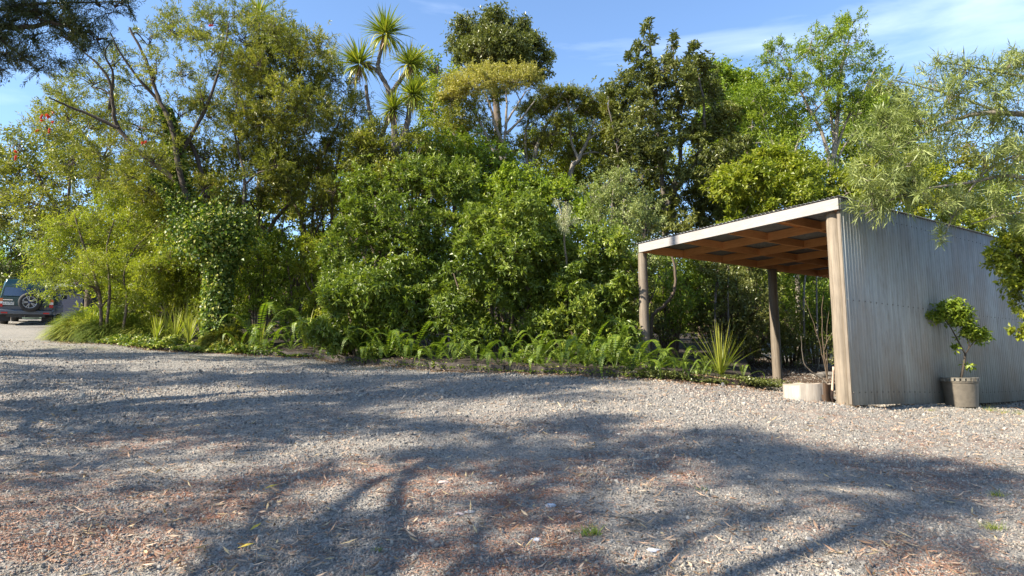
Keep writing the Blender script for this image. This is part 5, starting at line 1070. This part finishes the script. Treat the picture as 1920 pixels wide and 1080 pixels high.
# navy weatherboard shed behind the feathery tree
sb = GX(146, 33); shed = empty('navy_shed', sb, 'small navy weatherboard shed with grey roof hidden behind the feathery tree', 'shed')
nv = plain('navy_weatherboard', (.010, .016, .040), .85, var=.2)
for k in range(10):
    ge = Geo(); z = .1 + k * .17; ge.box((0, -1.0 - .0, z), (1, 0, 0), (0, math.cos(.12), math.sin(.12)), (0, -math.sin(.12), math.cos(.12)), 1.0, .012, .09); ge.build('weatherboard', nv, parent=shed)
ge = Geo()
for sx in (-.98, .98): ge.box((sx, .1, .85), (1, 0, 0), (0, 1, 0), (0, 0, 1), .03, 1.08, .87)
ge.box((0, 1.2, 1.05), (1, 0, 0), (0, 1, 0), (0, 0, 1), 1.0, .03, 1.1); ge.build('wall', nv, parent=shed)
ge = Geo(); ge.add([(-1.1, -1.2, 1.72), (1.1, -1.2, 1.72), (1.1, 1.4, 2.25), (-1.1, 1.4, 2.25), (-1.1, -1.2, 1.76), (1.1, -1.2, 1.76), (1.1, 1.4, 2.29), (-1.1, 1.4, 2.29)], [(0, 3, 2, 1), (4, 5, 6, 7), (0, 1, 5, 4), (2, 3, 7, 6), (1, 2, 6, 5), (3, 0, 4, 7)]); ge.build('roof', M['tinroof'], parent=shed)

# ------------------------------------------------------------------ tall conifers left of and behind the camera: their shade dapples the gravel
def shade_tree(label, base, targets, hgt, budget, leaf='conifer', extra=(), extra_limbs=(), trunk_r=.3, fork=None, sc=1., lsc=3.4, spread=.12, shadow_limbs=(), rs_=1.):
    base = np.array([base[0], base[1], float(g(base[0], base[1])) - .1]); bl = []
    for px, py, r_, w_ in targets:
        q_ = G(px, py); d = base[:2] - q_[:2]; s_ = max(5.0, (d @ SUNH)) / math.cos(ELEV); c = q_ + SUN * s_
        r_ = r_ * rs_; bl.append((c, np.array([r_, r_, r_ * .75]), w_, lsc))
    for pl_, r0, r1 in shadow_limbs:      # long bare limbs
        pts = []
        for i_, (px, py) in enumerate(pl_):
            q_ = G(px, py); s_ = max(4.5, ((base[:2] - q_[:2]) @ SUNH) * (.80 + .05 * i_)) / math.cos(ELEV); pts.append(q_ + SUN * s_)
        z_ = pts[0][2] - base[2]; extra_limbs = list(extra_limbs) + [([base + [0, 0, max(1., z_ * .55)], (base + [0, 0, z_ * .8] + pts[0]) / 2] + pts, r0, r1)]
    top = base + [0, 0, hgt]; limbs_ = [([base, base + [.1, .1, hgt * .35], base + [-.1, .2, hgt * .7], top], trunk_r, .06)]
    if fork is not None: limbs_ += [([base + [0, 0, hgt * .2], base + np.array(f) * .5 + [0, 0, hgt * .35], base + np.array(f) + [0, 0, hgt * .6]], trunk_r * .6, .05) for f in fork]
    return plant('shade_conifer', label, 'tree', base, limbs_ + list(extra_limbs), bl + list(extra), 'needle', leaf, 'barkdark', budget, 'conifers shading the gravel', sc=sc, sub=.35, spread=spread, twig=.012, link_r=.05, inner=.3)
T_far = [(q[0], q[1], q[2] * 1.02, q[3]) for q in [(60, 662, .8, 1), (200, 668, .8, 1), (330, 664, .7, 1), (460, 676, .8, 1), (100, 684, .7, .6), (620, 690, .8, 1), (560, 684, .7, 1), (700, 712, .8, 1), (820, 706, .7, .8), (760, 728, .8, 1), (880, 734, .8, 1), (960, 742, .6, .9), (480, 712, .8, 1), (360, 708, .8, 1), (240, 700, .6, .8), (600, 722, .8, 1), (900, 714, .5, .6), (20, 700, .6, .8), (1040,713,.4,.6), (1120,716,.35,.5)]]
T_mid = [(40, 720, .9, 1), (160, 722, .9, 1), (60, 760, .9, 1), (180, 770, .9, 1), (300, 760, .85, 1), (420, 766, .85, 1), (520, 770, .85, 1), (620, 776, .8, 1), (100, 810, .8, 1), (240, 806, .8, 1), (360, 800, .75, 1), (470, 812, .7, 1), (560, 822, .6, 1), (680, 800, .7, 1), (780, 800, .6, .9), (860, 800, .6, 1), (940, 812, .6, 1), (1020, 806, .55, 1), (1090, 790, .4, 1.2), (1130, 800, .4, 1.2), (1260, 812, .42, 1.2), (1330, 818, .4, 1.2), (660, 750, .5, .6), (30, 850, .6, .8)]
T_near = [q for i_, q in enumerate([(1120, 838, .5, 1), (1230, 845, .45, 1), (1340, 852, .5, 1), (1440, 862, .5, 1), (1540, 872, .5, 1), (1640, 880, .5, 1), (1740, 890, .45, 1), (1850, 900, .45, 1), (980, 858, .45, 1), (860, 860, .42, 1), (760, 866, .4, .9), (620, 880, .35, .8), (1100, 870, .4, .9), (1250, 900, .4, 1), (1420, 912, .4, .9), (1560, 925, .4, .9), (1700, 935, .42, 1), (1860, 950, .42, 1), (900, 935, .35, 1), (1010, 960, .4, 1), (1120, 985, .35, .9), (960, 900, .3, .6), (1280, 985, .32, .8), (1420, 1000, .32, .8), (1600, 1000, .32, .9), (1780, 1010, .3, .6), (740, 985, .3, .9), (640, 945, .3, .8), (450, 930, .3, .8), (260, 935, .3, .8), (100, 960, .3, .7), (330, 985, .28, .8), (500, 1000, .28, .7), (180, 1020, .3, .8), (400, 1050, .28, .7), (760, 1050, .3, .8), (900, 1040, .25, .6), (1150, 1050, .25, .7), (1850, 1060, .3, .8), (1500, 1060, .25, .6), (600, 1030, .22, .6), (30, 900, .4, .8), (150, 880, .35, .7)]) if not (q[1] > 925 and i_ % 3 == 0)]
# drooping sprays of the nearest conifer reach into the top corner of the view
YN = 7.2
ex_b = [B(px, py, YN, r_, .7, 1.25, 20.) for px, py, r_ in ((20, 15, 30), (70, 20, 30), (120, 12, 28), (20, 50, 24), (100, 42, 26), (150, 48, 24), (180, 72, 22), (128, 70, 22), (60, 70, 20), (10, 95, 24), (40, 108, 22), (70, 128, 16), (-20, 120, 26), (160, 96, 16), (185, 8, 18), (215, 10, 14), (240, 4, 10), (205, 25, 9), (150, 118, 9), (-30, 60, 40), (115, 118, 8))]
tc_ = np.array([-9.6, 5.6, 0]); tb_ = P(-60, 40, YN)
ex_l = [([np.array([-9.6, 5.6, 6.0]), P(-200, 10, YN - .6), P(-60, 40, YN), P(30, 52, YN), P(110, 45, YN), P(170, 78, YN)], .07, .01), ([P(-120, 30, YN), P(-20, 60, YN), P(20, 90, YN), P(70, 126, YN)], .03, .006), ([P(-60, 30, YN), P(40, 10, YN), P(130, 5, YN), P(230, 3, YN)], .03, .006), ([P(-40, 62, YN), P(10, 48, YN), P(50, 66, YN), P(90, 60, YN)], .015, .005)]
shade_tree('tall dark conifer whose drooping sprays hang into the upper corner against the sky', (-9.6, 5.6), T_mid, 15, 90000, rs_=.72, extra=ex_b, extra_limbs=ex_l, sc=1.0, fork=[(1.5, .4, 0), (-1, 1.4, 0)])
shade_tree('tall dark conifer standing further up the driveway verge', (-20, 9.5), T_far, 17, 34000, sc=1.0, lsc=5.2, fork=[(1.5, .4, 0), (-1, -1.4, 0)])
shade_tree('forked conifer standing behind the gravel parking area', (-6.8, -1.6), T_near, 13, 44000, rs_=.80, sc=1.0, lsc=2.8, shadow_limbs=[([(560, 1079), (590, 1010), (625, 950), (690, 905), (770, 880), (870, 855)], .09, .03), ([(720, 1060), (738, 980), (745, 920), (775, 880), (850, 840)], .10, .03), ([(440, 1010), (480, 950), (560, 895), (640, 860)], .06, .02), ([(880, 1070), (890, 1000), (960, 930), (1080, 880)], .06, .02), ([(1250, 1060), (1330, 1000), (1480, 960), (1640, 930)], .06, .02), ([(1000, 1000), (1090, 930), (1230, 880)], .04, .02)], fork=[(1.8, .9, 0), (.9, 2.2, 0), (-.8, 1.0, 0)])

# ------------------------------------------------------------------ loose stones and litter on the gravel
def in_view_pts(n, ymin, ymax, power):
    u = rng.random(n); y = ymin * (ymax / ymin) ** (u ** power); x = (rng.random(n) * 2 - 1) * (y * .9 + .6)
    return x, y
x, y = in_view_pts(250000, 2.6, 24, 1.3)
ll = (x - NC[0]) * UU[0] + (y - NC[1]) * UU[1]
keep = ~((y > np.interp(x, edge[3:, 0], edge[3:, 1])) & (x < edge[-1, 0])); x, y = x[keep], y[keep]
sz = .0045 + .0085 * rng.random(len(x)) ** 2; big_ = rng.random(len(x)) < .04; sz[big_] *= 1.9; sz *= .75 + .5 * vnoise(x, y, 1.1, 31); sz *= np.clip(y / 6, .8, 1.6)
me = bpy.data.meshes.new('gravel_stones'); me.from_pydata(np.stack([x, y, gb(x, y) + sz * .15], -1).tolist(), [], [])
for nm, v in (('psize', sz),): at = me.attributes.new(nm, 'FLOAT', 'POINT'); at.data.foreach_set('value', v.astype(np.float32))
gs = bpy.data.objects.new('gravel_stones', me); COL.objects.link(gs); gs['kind'] = 'stuff'; gs['label'] = 'loose grey gravel stones strewn over the parking area'
m, t, p, out = newmat('gravel_stone'); oi = t.nodes.new('ShaderNodeObjectInfo'); r = ramp(t, [(0, (.08, .078, .076)), (.4, (.18, .168, .15)), (.8, (.285, .262, .228)), (.95, (.30, .22, .16)), (1, (.38, .355, .31))]); t.links.new(oi.outputs['Random'], r.inputs[0]); t.links.new(r.outputs[0], p.inputs['Base Color']); p.inputs['Roughness'].default_value = .85
ng = bpy.data.node_groups.new('gravel', 'GeometryNodeTree'); ng.interface.new_socket('Geometry', in_out='INPUT', socket_type='NodeSocketGeometry'); ng.interface.new_socket('Geometry', in_out='OUTPUT', socket_type='NodeSocketGeometry')
gi = ng.nodes.new('NodeGroupInput'); go = ng.nodes.new('NodeGroupOutput'); ico = ng.nodes.new('GeometryNodeMeshIcoSphere'); ico.inputs['Radius'].default_value = 1; ico.inputs['Subdivisions'].default_value = 1
iop = ng.nodes.new('GeometryNodeInstanceOnPoints'); rv = ng.nodes.new('FunctionNodeRandomValue'); rv.data_type = 'FLOAT_VECTOR'; rv.inputs[1].default_value = (6.28, 6.28, 6.28)
rs = ng.nodes.new('FunctionNodeRandomValue'); rs.data_type = 'FLOAT_VECTOR'; rs.inputs[0].default_value = (.55, .55, .4); rs.inputs[1].default_value = (1.6, 1.1, .8); rs.inputs['Seed'].default_value = 4
na = ng.nodes.new('GeometryNodeInputNamedAttribute'); na.data_type = 'FLOAT'; na.inputs[0].default_value = 'psize'; vm = ng.nodes.new('ShaderNodeVectorMath'); vm.operation = 'SCALE'; smt = ng.nodes.new('GeometryNodeSetMaterial'); smt.inputs['Material'].default_value = m
lk = ng.links.new; lk(gi.outputs[0], iop.inputs['Points']); lk(ico.outputs[0], smt.inputs[0]); lk(smt.outputs[0], iop.inputs['Instance']); lk(rv.outputs[0], iop.inputs['Rotation']); lk(rs.outputs[0], vm.inputs[0]); lk(na.outputs[0], vm.inputs['Scale']); lk(vm.outputs[0], iop.inputs['Scale']); lk(iop.outputs[0], go.inputs[0])
gs.modifiers.new('scatter', 'NODES').node_group = ng; me.materials.append(m)

# fallen needles lie in drifts, dry leaves and twigs anywhere near
x, y = in_view_pts(110000, 3.0, 9.5, 1.1); k_ = rng.random(len(x)) < litter_at(x, y) * .9 + .02; x, y = x[k_], y[k_]; n = len(x)
ge = Geo(); z = gb(x, y) + .004 + .014 * rng.random(n); a = rng.random(n) * 6.283
ge.leaves(np.stack([x, y, z], -1), np.stack([np.cos(a), np.sin(a), rng.normal(size=n) * .18], -1), rng.normal(size=(n, 3)) * .3 + [0, 0, 1], .02 + .035 * rng.random(n), .0026 + .0025 * rng.random(n), rng.random(n), fold=.1, bend=.1)
ge.build('needle_litter', M['needle'], kind='stuff')['label'] = 'reddish fallen needles lying in drifts on the gravel'
x, y = in_view_pts(19000, 2.6, 22, 1.0); kk = rng.random(len(x)) < .35 + .65 * (vnoise(x, y, 1.3, 77) > .5); x, y = x[kk], y[kk]
kk = ~((y > np.interp(x, edge[3:, 0], edge[3:, 1])) & (x < edge[-1, 0])); x, y = x[kk], y[kk]; n = len(x)
ge = Geo(); z = gb(x, y) + .012 + .012 * rng.random(n); a = rng.random(n) * 6.283
ge.leaves(np.stack([x, y, z], -1), np.stack([np.cos(a), np.sin(a), rng.normal(size=n) * .25], -1), rng.normal(size=(n, 3)) * .4 + [0, 0, 1], .03 + .085 * rng.random(n) ** 1.3, .006 + .013 * rng.random(n), np.minimum(rng.random(n), .93), fold=.25, bend=-.2)
ge.build('fallen_leaves', M['dead'], kind='stuff')['label'] = 'pale curled dry leaves scattered over the gravel'
x, y = in_view_pts(2200, 3.0, 9.5, 1.0); n = len(x); a = rng.random(n) * 6.283; ln = .05 + .16 * rng.random(n) ** 2; st = np.stack([x, y, gb(x, y) + .012], -1); d = np.stack([np.cos(a), np.sin(a), 0 * a], -1) * ln[:, None]; e = st + d; e[:, 2] = gb(e[:, 0], e[:, 1]) + .012
ge = Geo(); ge.tubes(quad_curve(st, (st + e) / 2 + rng.normal(size=(n, 3)) * .02 + [0, 0, .012], e, 5), np.linspace(1, .5, 5)[None] * (.0016 + .0022 * rng.random((n, 1))), 4); ge.build('fallen_twigs', M['barkpale'], kind='stuff')['label'] = 'thin pale twigs lying on the gravel'
# a few named pieces: yellow leaves, larger twig, stones, tufts of grass
for px, py, az, lb in ((445, 1030, .1, 'yellow fallen leaf lying nearest the bottom edge'), (495, 920, .5, 'small yellow fallen leaf above the other two'), (468, 997, 1.2, 'orange yellow fallen leaf between the other two')):
    q = G(px, py); ge = Geo(); ge.leaves(np.array([[0, 0, 0.]]), np.array([[math.cos(az), math.sin(az), .15]]), np.array([[0, -.3, 1.]]), np.array([.10]), np.array([.03]), np.array([1.]), fold=.3, bend=-.1)
    q[2] = float(gb(q[0], q[1])) + .022; tag(ge.build('yellow_leaf', M['dead'], origin=q, local=True), lb, 'leaf', 'yellow fallen leaves')
q = G(1190, 985); q[2] = float(gb(q[0], q[1])); tw = empty('fallen_twig', q, 'pale forked twig lying beside the grass tuft', 'twig')
for i, (pts, r0) in enumerate((([(-.12, .16, .02), (0, .02, .035), (.10, -.10, .015)], .006), ([(-.03, .06, .03), (-.10, -.02, .05), (-.12, -.12, .02)], .004), ([(.0, .02, .035), (.12, .08, .05), (.2, .1, .03)], .004), ([(-.08, .12, .02), (-.2, .12, .04), (-.26, .06, .02)], .003))):
    ge = Geo(); pa = curve_path(pts); ge.tube(pa, np.linspace(r0, r0 * .5, len(pa)), 6); ge.build('branchlet', M['barkpale'], parent=tw, smooth=True)
for px, py, n, h, lb in ((1108, 1006, 110, .075, 'fresh green grass tuft growing in the gravel'), (1318, 925, 24, .05, 'tiny weed tuft in the shaded gravel'), (705, 1030, 20, .035, 'tiny green sprout near the bottom of the gravel'), (1860, 990, 70, .07, 'sparse weed tuft at the shaded gravel edge'), (1870, 930, 60, .06, 'sparse weed tuft below the potted tree'), (1745, 770, 40, .05, 'dry tuft at the foot of the iron wall'), (1858, 775, 50, .10, 'yellow flowered weed beside the pot'), (1884, 778, 34, .08, 'second upright weed beside the pot'), (1908, 780, 34, .08, 'weed nearest the end of the mossy patch'), (1540, 782, 20, .03, 'tiny weed before the sunlit post')):
    q = G(px, py); q[2] = float(gb(q[0], q[1])); ge = Geo(); a = rng.random(n) * 6.283; D = np.stack([np.cos(a), np.sin(a), .8 + rng.random(n)], -1)
    ge.leaves(rng.normal(size=(n, 3)) * [h * .45, h * .3, 0], D, rng.normal(size=(n, 3)), h * (.5 + .8 * rng.random(n)), np.full(n, .0035), rng.random(n), wide=.3, bend=.25); tag(ge.build('grass_tuft', M['fern'] if px < 1700 else M['grass'], origin=q, local=True), lb, 'grass', 'weeds growing in the gravel')
for i, (px, py, s_) in enumerate(((1032, 948, .035), (860, 958, .03), (880, 955, .028), (1005, 1012, .03), (1085, 964, .022), (920, 905, .02), (1225, 1038, .03), (830, 903, .035))):
    q = G(px, py); rock('stone', (q[0], q[1], float(gb(q[0], q[1]))), s_ * 1.2, s_ * .8, s_ * .4, ['largest pale blue grey stone in the foreground shade', 'rounded pinkish stone in the dappled middle', 'rounded grey stone touching the pinkish one', 'flat stone left of the grass tuft', 'small pale stone beyond the forked twig', 'small stone at the rim of the sunlit patch', 'stone right of the forked twig', 'wide flat stone in the sunlit patch'][i], plain('stone_%d' % i, [(.36, .37, .40), (.42, .33, .29), (.30, .29, .28)][i % 3], .8, var=.2), 20 + i)
